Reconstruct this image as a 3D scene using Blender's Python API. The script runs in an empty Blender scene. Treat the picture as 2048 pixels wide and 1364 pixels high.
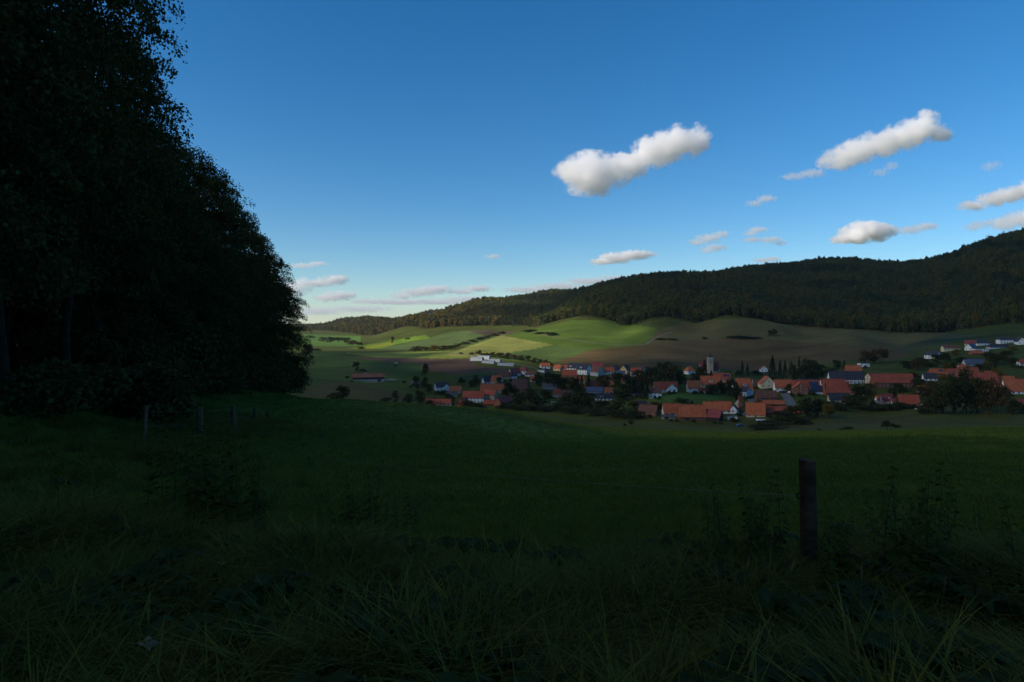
import bpy, bmesh, math, random
import numpy as np
from mathutils import Vector, noise as mnoise

# ------------------------------------------------------------------ camera, sky, sun
SC = bpy.context.scene
COL = SC.collection
F = 1365.33            # focal length in photo pixels (24 mm on 36 mm, 2048 px wide)
HOR = 655.0            # photo row of the horizon
cam_d = bpy.data.cameras.new('camera')
cam = bpy.data.objects.new('camera', cam_d); COL.objects.link(cam)
cam_d.lens = 24; cam_d.sensor_width = 36; cam_d.shift_y = -(682 - HOR) / 2048
cam_d.clip_start = 0.05; cam_d.clip_end = 90000
cam.location = (0, 0, 0); cam.rotation_euler = (math.pi / 2, 0, 0)
SC.camera = cam

SUN_EL, SUN_AZ = 27.0, 110.0          # degrees; azimuth measured from the view axis to the left
world = bpy.data.worlds.new('World'); SC.world = world; world.use_nodes = True
wn = world.node_tree.nodes; wl = world.node_tree.links
sky = wn.new('ShaderNodeTexSky'); sky.sky_type = 'NISHITA'; sky.sun_disc = False
sky.sun_elevation = math.radians(SUN_EL); sky.sun_rotation = math.radians(-SUN_AZ)
sky.altitude = 300; sky.air_density = 1.0; sky.dust_density = 0.0; sky.ozone_density = 4.0
hs = wn.new('ShaderNodeHueSaturation'); hs.inputs['Saturation'].default_value = 1.27
wb = wn.new('ShaderNodeVectorMath'); wb.operation = 'MULTIPLY'; wb.inputs[1].default_value = (0.96, 1.0, 1.02)   # camera white balance
wl.new(sky.outputs[0], wb.inputs[0]); wl.new(wb.outputs[0], hs.inputs['Color']); wl.new(hs.outputs[0], wn['Background'].inputs[0]); wn['Background'].inputs[1].default_value = 0.102

se, sa = math.radians(SUN_EL), math.radians(SUN_AZ)
SUNV = Vector((-math.sin(sa) * math.cos(se), math.cos(sa) * math.cos(se), math.sin(se)))
sd = bpy.data.lights.new('sun', 'SUN'); sd.energy = 5.0; sd.angle = math.radians(0.53); sd.color = (1.0, 0.87, 0.70)
sun = bpy.data.objects.new('sun', sd); COL.objects.link(sun)
sun.rotation_euler = SUNV.to_track_quat('Z', 'Y').to_euler(); sun.location = SUNV * 300

vs = SC.view_settings; vs.view_transform = 'Standard'; vs.look = 'None'; vs.exposure = 0.3; vs.gamma = 1; vs.use_curve_mapping = False
cy = SC.cycles
cy.max_bounces = 20; cy.diffuse_bounces = 3; cy.glossy_bounces = 2; cy.transmission_bounces = 4
cy.volume_bounces = 20; cy.transparent_max_bounces = 8; cy.use_denoising = True
cy.caustics_reflective = False; cy.caustics_refractive = False
try: cy.denoiser = 'OPENIMAGEDENOISE'
except Exception: pass

rnd = random.Random(7)
NR = np.random.default_rng(7)

# ------------------------------------------------------------------ materials
MAT = {}
def mat(name, col, rough=0.85, var=0.15, scale=1.0, spec=0.2, random_tint=None, transl=0.0, bump=0.0, coord='Object', metallic=0.0, detail=5):
    """Principled colour with a noise variation, an optional per-object tint and leaf translucency"""
    if name in MAT: return MAT[name]
    m = bpy.data.materials.new(name); m.use_nodes = True
    nt = m.node_tree; N = nt.nodes; Lk = nt.links
    b = N['Principled BSDF']; b.inputs['Roughness'].default_value = rough
    b.inputs['Specular IOR Level'].default_value = spec; b.inputs['Metallic'].default_value = metallic
    tc = N.new('ShaderNodeTexCoord')
    nz = N.new('ShaderNodeTexNoise'); nz.inputs['Scale'].default_value = scale; nz.inputs['Detail'].default_value = detail
    Lk.new(tc.outputs[coord], nz.inputs['Vector'])
    rp = N.new('ShaderNodeValToRGB')
    rp.color_ramp.elements[0].position = 0.3; rp.color_ramp.elements[1].position = 0.7
    rp.color_ramp.elements[0].color = (*[c * (1 - var) for c in col], 1); rp.color_ramp.elements[1].color = (*[min(1, c * (1 + var)) for c in col], 1)
    Lk.new(nz.outputs['Fac'], rp.inputs['Fac'])
    out = rp.outputs['Color']
    if random_tint:
        oi = N.new('ShaderNodeObjectInfo'); r2 = N.new('ShaderNodeValToRGB')
        r2.color_ramp.elements.remove(r2.color_ramp.elements[0])
        for i, (p, c) in enumerate(random_tint):
            e = r2.color_ramp.elements[0] if i == 0 else r2.color_ramp.elements.new(p)
            e.position = p; e.color = (*c, 1)
        Lk.new(oi.outputs['Random'], r2.inputs['Fac'])
        mx = N.new('ShaderNodeMix'); mx.data_type = 'RGBA'; mx.blend_type = 'MULTIPLY'; mx.inputs[0].default_value = 1.0
        Lk.new(out, mx.inputs[6]); Lk.new(r2.outputs['Color'], mx.inputs[7]); out = mx.outputs[2]
    Lk.new(out, b.inputs['Base Color'])
    if bump:
        bp = N.new('ShaderNodeBump'); bp.inputs['Strength'].default_value = bump; bp.inputs['Distance'].default_value = 0.05
        Lk.new(nz.outputs['Fac'], bp.inputs['Height']); Lk.new(bp.outputs['Normal'], b.inputs['Normal'])
    if transl:
        tr = N.new('ShaderNodeBsdfTranslucent'); Lk.new(out, tr.inputs['Color'])
        ms = N.new('ShaderNodeMixShader'); ms.inputs[0].default_value = transl
        Lk.new(b.outputs[0], ms.inputs[1]); Lk.new(tr.outputs[0], ms.inputs[2])
        Lk.new(ms.outputs[0], N['Material Output'].inputs['Surface'])
    MAT[name] = m
    return m

# ------------------------------------------------------------------ mesh helpers
def npmesh(name, V, Q, mats=(), midx=None, smooth=False):
    """mesh from arrays: V (n,3); Q (m,4) or (m,3)"""
    V = np.asarray(V, dtype=np.float32); Q = np.asarray(Q, dtype=np.int32)
    me = bpy.data.meshes.new(name); k = Q.shape[1]
    me.vertices.add(len(V)); me.vertices.foreach_set('co', V.ravel())
    me.loops.add(Q.size); me.loops.foreach_set('vertex_index', Q.ravel())
    me.polygons.add(len(Q)); me.polygons.foreach_set('loop_start', np.arange(0, Q.size, k, dtype=np.int32))
    me.polygons.foreach_set('loop_total', np.full(len(Q), k, dtype=np.int32))
    if midx is not None: me.polygons.foreach_set('material_index', np.asarray(midx, dtype=np.int32))
    if smooth: me.polygons.foreach_set('use_smooth', np.ones(len(Q), dtype=bool))
    for m in mats: me.materials.append(m)
    me.update(calc_edges=True); me.validate()
    return me

class MB:
    """collects boxes, prisms and tubes into one mesh"""
    def __init__(s): s.v = []; s.f = []; s.m = []
    def add(s, vs_, fs, mi=0):
        o = len(s.v); s.v += [tuple(v) for v in vs_]; s.f += [tuple(i + o for i in f) for f in fs]; s.m += [mi] * len(fs); return s
    def box(s, x0, x1, y0, y1, z0, z1, mi=0):
        return s.add([(x0, y0, z0), (x1, y0, z0), (x1, y1, z0), (x0, y1, z0), (x0, y0, z1), (x1, y0, z1), (x1, y1, z1), (x0, y1, z1)],
                     [(0, 3, 2, 1), (4, 5, 6, 7), (0, 1, 5, 4), (1, 2, 6, 5), (2, 3, 7, 6), (3, 0, 4, 7)], mi)
    def bar(s, a, b, w, h, mi=0):
        a = Vector(a); b = Vector(b); d = (b - a).normalized()
        u = d.cross(Vector((0, 0, 1)));  u = u.normalized() if u.length > 1e-4 else Vector((1, 0, 0))
        n = u.cross(d).normalized(); P = []
        for e in (a, b):
            for su, sn in ((-1, -1), (1, -1), (1, 1), (-1, 1)): P.append(e + u * su * w / 2 + n * sn * h / 2)
        return s.add(P, [(0, 1, 2, 3), (7, 6, 5, 4), (0, 4, 5, 1), (1, 5, 6, 2), (2, 6, 7, 3), (3, 7, 4, 0)], mi)
    def tube(s, pts, rads, n=8, mi=0, cap=True):
        pts = [Vector(p) for p in pts]; o = len(s.v); ref = Vector((0.13, 0.97, 0.2))
        for i, p in enumerate(pts):
            d = (pts[min(i + 1, len(pts) - 1)] - pts[max(i - 1, 0)]).normalized()
            u = d.cross(ref).normalized(); w = d.cross(u)
            for k in range(n):
                a = 2 * math.pi * k / n; q = p + (u * math.cos(a) + w * math.sin(a)) * rads[i]; s.v.append(tuple(q))
        for i in range(len(pts) - 1):
            for k in range(n):
                k2 = (k + 1) % n; s.f.append((o + i * n + k, o + i * n + k2, o + (i + 1) * n + k2, o + (i + 1) * n + k)); s.m.append(mi)
        if cap:
            s.f.append(tuple(o + k for k in reversed(range(n)))); s.m.append(mi)
            s.f.append(tuple(o + (len(pts) - 1) * n + k for k in range(n))); s.m.append(mi)
        return s
    def mesh(s, name, mats, smooth=False):
        me = bpy.data.meshes.new(name); me.from_pydata(s.v, [], s.f)
        for m in (mats if isinstance(mats, (list, tuple)) else [mats]): me.materials.append(m)
        for p, i in zip(me.polygons, s.m): p.material_index = i; p.use_smooth = smooth
        me.update(); return me
    def build(s, name, mats, parent=None, smooth=False): return link(name, s.mesh(name, mats, smooth), parent)

def link(name, me, parent=None):
    o = bpy.data.objects.new(name, me); COL.objects.link(o)
    if parent is not None: o.parent = parent
    return o
def tag(o, label=None, cat=None, group=None, kind=None):
    if label: o['label'] = label
    if cat: o['category'] = cat
    if group: o['group'] = group
    if kind: o['kind'] = kind
    return o
def empty(name, loc, rz=0.0, scale=None):
    o = bpy.data.objects.new(name, None); COL.objects.link(o); o.location = loc; o.rotation_euler = (0, 0, rz); o.empty_display_size = 0.3
    if scale: o.scale = scale
    return o

# ------------------------------------------------------------------ terrain: thin-plate surface through surveyed points
# (photo column, photo row, distance in metres) of spots on the ground
CP = [(1024, None, 2.5, -1.72), (1024, None, 5.5, -2.08), (1024, None, 12, -2.95), (1024, None, 30, -5.6), (1024, None, 60, -10.0), (1024, None, 120, -18.6), (1100, 842, 195),
 (1650, None, 5.5, -2.08), (1900, None, 12, -2.95), (1900, None, 30, -5.5), (1800, None, 60, -9.9), (1800, None, 120, -18.3),
 (290, 888, 23), (400, 874, 29), (468, 857, 36), (510, 844, 52), (535, 836, 65), (100, None, 10, -2.3), (100, None, 25, -3.3), (0, None, 40, -3.6), (-300, None, 60, -2),
 (300, None, 80, -6), (450, None, 150, -9), (600, 797, 140), (700, 800, 145), (800, 809, 152), (900, 817, 160), (1000, 824, 172), (1250, 858, 200), (1400, 864, 205), (1600, 864, 205), (1750, 862, 205), (1900, 857, 205), (2048, 853, 205), (2300, 850, 205),
 (500, 790, 300), (660, None, 255, -31), (850, None, 280, -35), (1050, None, 300, -41), (1350, 862, 262), (1700, 859, 262), (1900, 838, 380), (2048, 832, 400), (2300, 825, 400),
 (620, 798, 440), (700, 797, 470), (800, 806, 540), (870, 813, 590), (960, 813, 590), (1100, 817, 560), (1250, 838, 470), (1400, 843, 440), (1520, 840, 435), (1600, 837, 430), (1750, 827, 460), (1950, 831, 425),
 (900, 780, 690), (1000, 762, 705), (1030, 744, 755), (1150, 750, 760), (1250, 752, 720), (1330, 780, 570), (1400, 782, 560), (1380, 755, 650), (1430, 750, 690), (1540, 742, 760), (1600, 790, 520), (1700, 762, 600), (1780, 772, 560), (1850, 745, 640), (1950, 770, 540), (1720, 730, 710), (2000, 700, 770), (2048, 690, 780), (1870, 708, 790), (1940, 698, 790), (2300, 690, 700),
 (1200, 727, 850), (1500, 722, 880), (1100, 718, 900), (1400, 680, 1050), (1600, 682, 1040), (1800, 692, 940), (1440, 645, 1190), (1200, 646, 1250), (1150, 650, 1230), (1300, 655, 1150), (1560, 650, 1150), (1700, 661, 1050), (1850, 669, 980), (2000, 662, 930), (2048, 656, 940), (2300, 640, 900),
 (1000, 700, 1000), (950, 712, 900), (1000, 672, 1200), (1080, 656, 1240), (960, 726, 830), (1020, 735, 800),
 (700, 705, 1100), (830, 712, 950), (620, 692, 1500), (620, 677, 2400), (750, 691, 1500), (850, 691, 1400), (910, 664, 1700), (800, 681, 1700), (1000, 668, 1600), (700, 677, 2300),
 (735, 761, 700), (640, 742, 800), (600, 765, 600), (620, 722, 950), (780, 736, 820), (850, 747, 780), (400, 740, 800), (400, 700, 1500), (200, 700, 800),
 # wooded hills (ground below the crowns)
 (1250, 652, 1290), (1400, 643, 1270), (1560, 647, 1240), (1700, 658, 1140), (1850, 664, 1080), (1905, 660, 1120), (1340, 592, 1480), (1440, 584, 1500), (1600, 596, 1500), (1750, 592, 1500), (1240, 606, 1480),
 (1160, 628, 1420), (1600, 541, 1900), (1500, 548, 1900), (1700, 540, 1900), (1830, 542, 1880), (1890, 545, 1650), (1780, 600, 1550), (1950, 508, 1600), (2048, 482, 1520), (2200, 450, 1500), (2048, 600, 1150), (1950, 610, 1200), (2300, 560, 1100),
 (1600, 540, 2300), (2048, 500, 2000), (1340, 570, 2200), (1240, 578, 2250), (1160, 589, 2300), (1060, 600, 2350), (1100, 640, 1800), (1030, 650, 1750), (1000, 616, 2150), (950, 626, 2120), (905, 633, 2100), (860, 645, 2080), (820, 648, 2000), (900, 654, 1780), (960, 652, 1770),
 (830, 643, 3000), (760, 648, 3000), (700, 650, 3000), (790, 662, 2500), (690, 663, 2700), (1000, 615, 3000), (1200, 600, 3000), (640, 655, 3900), (700, 651, 4000), (600, 660, 3900), (760, 648, 4000), (1400, 600, 3000), (1800, 570, 3000), (1000, 630, 4500), (1500, 640, 4500), (2048, 600, 4000),
 (560, 650, 9000), (600, 648, 9000), (640, 648, 9000), (690, 647, 9000), (900, 648, 9000), (1400, 650, 9000), (2048, 650, 9000), (620, 658, 6500), (700, 658, 6500), (1000, 655, 6500), (200, 640, 9000), (200, 640, 3000), (2300, 640, 9000),
 (620, 652, 14000), (1400, 652, 14000), (200, 652, 14000), (2048, 652, 14000)]
Z0 = -1.62
def _cp():
    U = []; S = []
    for c in CP:
        d = c[2]; x = (c[0] - 1024) / F * d
        z = c[3] if c[1] is None else (HOR - c[1]) / F * d
        r = math.hypot(x, d); U.append((5 * math.atan2(x, d), 1.3 * math.log(r))); S.append((z - Z0) / r)
    return np.array(U), np.array(S)
CU, CS = _cp()
def _phi(r2): return 0.5 * r2 * np.log(r2 + 1e-9)
def _solve():
    n = len(CU); K = _phi(((CU[:, None] - CU[None]) ** 2).sum(-1)) + 0.0015 * np.eye(n)
    P = np.c_[np.ones(n), CU]; A = np.block([[K, P], [P.T, np.zeros((3, 3))]])
    return np.linalg.solve(A, np.r_[CS, 0, 0, 0])
CW = _solve()
def _slope(U):
    out = np.empty(len(U))
    for i in range(0, len(U), 20000):
        u = U[i:i + 20000]; out[i:i + 20000] = _phi(((u[:, None] - CU[None]) ** 2).sum(-1)) @ CW[:-3] + CW[-3] + u @ CW[-2:]
    return out
AMAX = 0.80
def hgt(x, y):
    """ground height above the camera at plan position x, y (arrays)"""
    x = np.atleast_1d(np.asarray(x, float)); y = np.atleast_1d(np.asarray(y, float))
    r = np.maximum(np.hypot(x, y), 0.4); a = np.arctan2(x, y)
    lr = 1.3 * np.log(np.clip(r, 2.0, 15000)); ac = np.clip(a, -AMAX, AMAX)
    s = _slope(np.c_[5 * ac, lr])
    beyond = np.abs(a) > AMAX
    if beyond.any():
        e0 = np.full(beyond.sum(), 5 * AMAX); sl = _slope(np.c_[-e0, lr[beyond]]); sr = _slope(np.c_[e0, lr[beyond]])
        t = (np.abs(a[beyond]) - AMAX) / (math.pi - AMAX); own = np.where(a[beyond] < 0, sl, sr)
        s[beyond] = own * (1 - t) + 0.5 * (sl + sr) * t
    z = Z0 + s * r; k = np.clip((r - 1350) / 350, 0, 1) * np.clip((5200 - r) / 1200, 0, 1) * np.clip((np.pi / 2 - np.abs(a)) / 0.4, 0, 1) * np.clip((y - wood_start(1024 + x / np.maximum(y, 1) * F) - 20) / 180, 0, 1)
    amp = 9 + 9 * np.clip((300 - x) / 300, 0, 1) * np.clip((r - 1800) / 300, 0, 1)
    return z + k * (amp * np.sin(x / 75 + 0.6 * np.sin(y / 160)) * np.sin(y / 210 + x / 260) + 4 * np.sin(x / 31 + y / 57))
def h1(x, y): return float(hgt(x, y)[0])
DG = np.exp(np.linspace(math.log(3), math.log(9000), 1600))
def hit(px, py, dmin=3.0):
    """first ground point on the line of sight through a photo pixel"""
    kx, kz = (px - 1024) / F, (HOR - py) / F
    hh = hgt(kx * DG, DG); gap = kz * DG - hh; below = gap <= 0; i0 = int(np.searchsorted(DG, dmin))
    if below[i0] and i0 > 0:                              # hidden behind the near meadow's brow: go on to the far side
        up = np.nonzero(~below[i0:])[0]
        if len(up) == 0 or DG[i0 + up[0]] > 1200: i0 = i0 + int(np.argmax(gap[i0:i0 + 260])); return Vector((kx * DG[i0], DG[i0], hh[i0]))
        i0 += int(up[0])
    i = i0 + int(np.argmax(below[i0:])) if below[i0:].any() else len(DG) - 1
    if i == 0: d = DG[0]
    else:
        a, b = DG[i - 1], DG[i]
        for _ in range(14):
            m_ = 0.5 * (a + b)
            if kz * m_ <= h1(kx * m_, m_): b = m_
            else: a = m_
        d = b
    return Vector((kx * d, d, h1(kx * d, d)))

def inpoly(px, py, poly):
    c = np.zeros(px.shape, bool); n = len(poly)
    for i in range(n):
        x0, y0 = poly[i]; x1, y1 = poly[i - 1]
        k = ((y0 > py) != (y1 > py)) & (px < (x1 - x0) * (py - y0) / (y1 - y0 + 1e-12) + x0); c ^= k
    return c
# depth at which the wood on the far hills begins, by photo column
FX = [300, 590, 640, 700, 780, 850, 950, 1000, 1050, 1080, 1150, 1250, 1400, 1560, 1700, 1850, 1880, 1905, 1940, 2048, 2400]
FD = [3300, 3300, 2900, 2600, 2050, 1830, 1780, 1780, 1720, 1440, 1370, 1285, 1260, 1230, 1130, 1060, 1090, 1120, 1040, 990, 950]
def wood_start(px): return np.interp(px, FX, FD)

def build_ground():
    av = np.radians(np.arange(-40, 40.01, 0.13)); ao = np.radians(np.r_[np.arange(40, 50, 1.0), np.arange(50, 320.1, 5)][1:-1])
    ao = np.r_[ao[:9], ao[9:]]
    ang = np.r_[av, ao]                                   # columns all round the viewer, fine where he looks
    rad = np.r_[np.exp(np.arange(math.log(0.7), math.log(90), 0.03)), np.exp(np.arange(math.log(90), math.log(4500), 0.0105)), np.exp(np.linspace(math.log(4500), math.log(15000), 40))]
    A, R = np.meshgrid(ang, rad); X = np.sin(A) * R; Y = np.cos(A) * R
    Zg = hgt(X.ravel(), Y.ravel()); nr, nc = X.shape
    V = np.c_[X.ravel(), Y.ravel(), Zg]
    i, j = np.meshgrid(np.arange(nr - 1), np.arange(nc), indexing='ij'); j2 = (j + 1) % nc
    Q = np.stack([i * nc + j, (i + 1) * nc + j, (i + 1) * nc + j2, i * nc + j2], -1).reshape(-1, 4)[:, ::-1]
    V = np.r_[V, [[0, 0, h1(0, 0.1)]]]
    me = npmesh('ground', V, Q, [MAT['ground']], smooth=True)
    bm = bmesh.new(); bm.from_mesh(me); bm.verts.ensure_lookup_table()
    for k in range(nc): bm.faces.new((bm.verts[len(V) - 1], bm.verts[(k + 1) % nc], bm.verts[k]))
    bm.to_mesh(me); bm.free()
    for p in me.polygons: p.use_smooth = True
    # land use: what grows or lies on each plot
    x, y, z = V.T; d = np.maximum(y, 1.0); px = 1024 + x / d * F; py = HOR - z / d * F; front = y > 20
    C = np.tile(np.array([0.078, 0.116, 0.018]), (len(V), 1))
    far = (y > 150)
    def plot(poly, c, d0=150, d1=6000):
        k = inpoly(px, py, poly) & (y > d0) & (y < d1); C[k] = c
    C[far] = (0.056, 0.070, 0.013)
    k = far & (y < 470) & (px > 1000); C[k] = (0.060, 0.066, 0.014)
    plot([(600, 700), (690, 705), (760, 725), (850, 745), (830, 800), (590, 800)], (0.042, 0.070, 0.013), 300)
    plot([(605, 778), (650, 763), (690, 764), (760, 775), (840, 792), (790, 801), (600, 799)], (0.064, 0.056, 0.016), 300)
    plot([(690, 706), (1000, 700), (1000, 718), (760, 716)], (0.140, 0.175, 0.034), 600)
    plot([(690, 713), (760, 715), (870, 717.5), (945, 717), (955, 730), (1015, 740), (1000, 752), (900, 748), (845, 738), (780, 724)], (0.090, 0.058, 0.040), 600)
    plot([(700, 738), (760, 726), (830, 724), (850, 738), (800, 755), (740, 752)], (0.048, 0.075, 0.020), 600)
    plot([(900, 756), (945, 745), (1000, 744), (990, 760)], (0.035, 0.062, 0.025), 600)
    plot([(590, 668), (720, 672), (720, 692), (590, 692)], (0.080, 0.150, 0.026), 1200)
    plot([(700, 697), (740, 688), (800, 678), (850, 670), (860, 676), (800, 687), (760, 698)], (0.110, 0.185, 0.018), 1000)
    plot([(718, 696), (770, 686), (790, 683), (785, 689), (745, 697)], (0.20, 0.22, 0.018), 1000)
    plot([(760, 698), (860, 676), (905, 662), (990, 664), (1000, 672), (940, 690), (860, 700)], (0.082, 0.120, 0.034), 1000)
    plot([(925, 659), (990, 661), (1060, 666), (1020, 674), (975, 671)], (0.078, 0.060, 0.038), 1200)
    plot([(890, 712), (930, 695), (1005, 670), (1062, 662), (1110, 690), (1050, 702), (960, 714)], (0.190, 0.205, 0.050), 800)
    plot([(1005, 671), (1080, 655), (1150, 640), (1215, 640), (1315, 657), (1292, 690), (1180, 702), (1100, 688)], (0.076, 0.120, 0.018), 900)
    plot([(960, 714), (1050, 701), (1110, 689), (1185, 701), (1115, 724), (1030, 722)], (0.070, 0.110, 0.028), 700)
    plot([(1110, 724), (1180, 700), (1292, 689), (1450, 677), (1560, 682), (1700, 690), (1790, 694), (1820, 712), (1700, 737), (1500, 742), (1300, 735), (1200, 732)], (0.096, 0.068, 0.028), 760)
    plot([(1292, 689), (1312, 662), (1380, 640), (1600, 635), (1900, 655), (1890, 690), (1800, 696), (1700, 690), (1560, 682), (1450, 677)], (0.100, 0.088, 0.030), 860)
    plot([(1790, 697), (1890, 668), (1960, 670), (1890, 690), (1810, 706)], (0.060, 0.070, 0.028), 760)
    plot([(1540, 868), (1600, 846), (1700, 838), (1830, 834), (1850, 846), (1750, 858), (1650, 866)], (0.064, 0.066, 0.020), 215, 480)
    plot([(1290, 800), (1340, 786), (1460, 782), (1450, 800), (1360, 806)], (0.055, 0.100, 0.022), 460, 620)
    w = (y > wood_start(px) + 8) & (y < 5500); C[w] = (0.040, 0.034, 0.020)
    # bands of drilling and mowing across the open fields
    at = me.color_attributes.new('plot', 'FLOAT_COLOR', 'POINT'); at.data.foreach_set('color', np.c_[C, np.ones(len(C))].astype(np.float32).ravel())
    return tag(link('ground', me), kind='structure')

def ground_material():
    m = bpy.data.materials.new('ground'); m.use_nodes = True; nt = m.node_tree; N = nt.nodes; Lk = nt.links
    b = N['Principled BSDF']; b.inputs['Roughness'].default_value = 1.0; b.inputs['Specular IOR Level'].default_value = 0.05
    at = N.new('ShaderNodeAttribute'); at.attribute_name = 'plot'
    tc = N.new('ShaderNodeTexCoord')
    def noise_(scale, detail, stretch=(1, 1, 1)):
        mp = N.new('ShaderNodeMapping'); mp.inputs['Scale'].default_value = stretch; Lk.new(tc.outputs['Object'], mp.inputs['Vector'])
        n = N.new('ShaderNodeTexNoise'); n.inputs['Scale'].default_value = scale; n.inputs['Detail'].default_value = detail; n.inputs['Roughness'].default_value = 0.62
        Lk.new(mp.outputs[0], n.inputs['Vector']); return n.outputs['Fac']
    def ramp(f, lo, hi, p0=0.3, p1=0.7):
        r = N.new('ShaderNodeMapRange'); r.inputs[1].default_value = p0; r.inputs[2].default_value = p1; r.inputs[3].default_value = lo; r.inputs[4].default_value = hi; Lk.new(f, r.inputs[0]); return r.outputs[0]
    def mul(a, b_):
        k = N.new('ShaderNodeMath'); k.operation = 'MULTIPLY'; Lk.new(a, k.inputs[0]); Lk.new(b_, k.inputs[1]); return k.outputs[0]
    big = ramp(noise_(0.012, 6), 0.72, 1.28); mid = ramp(noise_(0.35, 7), 0.72, 1.28); band = ramp(noise_(0.06, 3, (0.12, 1.0, 0.4)), 0.84, 1.16); fine = ramp(noise_(7, 5), 0.7, 1.3)
    v = mul(mul(big, mid), mul(band, fine))
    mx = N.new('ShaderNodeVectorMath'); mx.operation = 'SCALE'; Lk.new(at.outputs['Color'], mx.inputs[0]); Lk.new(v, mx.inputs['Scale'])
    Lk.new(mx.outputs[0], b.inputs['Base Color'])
    bp = N.new('ShaderNodeBump'); bp.inputs['Strength'].default_value = 0.6; bp.inputs['Distance'].default_value = 0.25
    Lk.new(noise_(1.5, 8), bp.inputs['Height']); Lk.new(bp.outputs[0], b.inputs['Normal'])
    MAT['ground'] = m
ground_material()
build_ground()

# ------------------------------------------------------------------ foliage
LEAF_TINT = [(0.0, (0.75, 0.95, 0.7)), (0.35, (1, 1, 1)), (0.6, (1.25, 1.1, 0.8)), (0.8, (1.6, 1.15, 0.7)), (0.93, (1.1, 1.25, 0.8)), (1.0, (0.8, 0.85, 0.8))]
M_WOOD = mat('wood_leaves', (0.060, 0.066, 0.020), 0.8, 0.45, 0.45, 0.08, None, 0.22)
M_VILL = mat('garden_leaves', (0.036, 0.046, 0.014), 0.8, 0.4, 0.5, 0.15, [(0.0, (0.7, 0.8, 0.75)), (0.5, (1, 1, 1)), (0.8, (1.15, 1.0, 0.85)), (1.0, (1.3, 1.05, 0.8))], 0.15)
M_YELL = mat('autumn_leaves', (0.130, 0.095, 0.014), 0.8, 0.35, 0.5, 0.15, None, 0.2)
M_BROW = mat('russet_leaves', (0.066, 0.048, 0.018), 0.8, 0.35, 0.5, 0.15, [(0, (0.8, 0.9, 0.9)), (1, (1.2, 1.0, 0.9))], 0.15)
M_NEED = mat('conifer_needles', (0.012, 0.024, 0.013), 0.8, 0.4, 0.6, 0.15, [(0, (0.8, 0.9, 0.9)), (1, (1.3, 1.2, 1.0))], 0.05)
M_HILL = mat('hill_leaves', (0.058, 0.068, 0.021), 0.85, 0.35, 0.12, 0.1, [(0.0, (0.62, 0.78, 0.7)), (0.3, (0.9, 0.95, 0.9)), (0.55, (1.1, 1.05, 0.9)), (0.78, (1.35, 1.1, 0.8)), (0.9, (1.7, 1.2, 0.7)), (0.97, (1.3, 1.35, 0.7)), (1.0, (2.0, 1.1, 0.6))], 0.1)
M_HNEED = mat('hill_needles', (0.034, 0.048, 0.024), 0.85, 0.3, 0.12, 0.1, [(0, (0.8, 0.9, 0.9)), (1, (1.3, 1.2, 1.0))], 0.05)
M_BARK = mat('bark', (0.055, 0.046, 0.036), 0.95, 0.4, 3.0, 0.1, None, 0, 0.6)

def leaves(C, size, rng, droop=0.0, flat=0.0, aspect=0.62):
    """one quad per centre, random lay; returns V, Q"""
    n = len(C); nrm = rng.normal(size=(n, 3)); nrm[:, 2] = nrm[:, 2] * (1 - flat) + flat * 2.0; nrm /= np.linalg.norm(nrm, axis=1)[:, None]
    t = rng.normal(size=(n, 3)); t[:, 2] -= droop; t -= (t * nrm).sum(1)[:, None] * nrm; t /= np.linalg.norm(t, axis=1)[:, None] + 1e-9
    b = np.cross(nrm, t); s = (size * rng.uniform(0.6, 1.25, n))[:, None]
    V = np.stack([C, C + t * s * 0.5 + b * s * aspect * 0.5, C + t * s, C + t * s * 0.5 - b * s * aspect * 0.5], 1).reshape(-1, 3)
    return V, np.arange(4 * n).reshape(-1, 4)

def limbs_mesh(name, seed, h, r0, n_l, spread, first=0.3, m=None):
    """tapered trunk with rising limbs"""
    rg = random.Random(seed); b = MB(); pts = []; rad = []
    bx = by = 0
    for i in range(8):
        t = i / 7; pts.append((bx, by, -0.5 * (i == 0) + t * h * 0.86)); rad.append(r0 * (1 - 0.9 * t) * (1.35 if i == 0 else 1)); bx += rg.gauss(0, 0.012 * h); by += rg.gauss(0, 0.012 * h)
    b.tube(pts, rad, 9)
    for k in range(n_l):
        t = first + (0.95 - first) * (k + rg.random()) / n_l; j = min(6, int(t * 7)); f = t * 7 - j
        p = Vector(pts[j]).lerp(Vector(pts[j + 1]), f); a = k * 2.4 + rg.uniform(-.4, .4); ln = spread * (1.15 - 0.75 * t) * rg.uniform(0.7, 1.1); r = r0 * (1 - 0.85 * t) * 0.42
        q = [p]; R = [r]
        for s in range(1, 5):
            u = s / 4; q.append(p + Vector((math.cos(a) * ln * u, math.sin(a) * ln * u, ln * (0.55 * u - 0.2 * u * u) + rg.gauss(0, .03) * ln))); R.append(r * (1 - 0.85 * u))
        b.tube(q, R, 5)
    return b.mesh(name, m or M_BARK, True)

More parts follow.
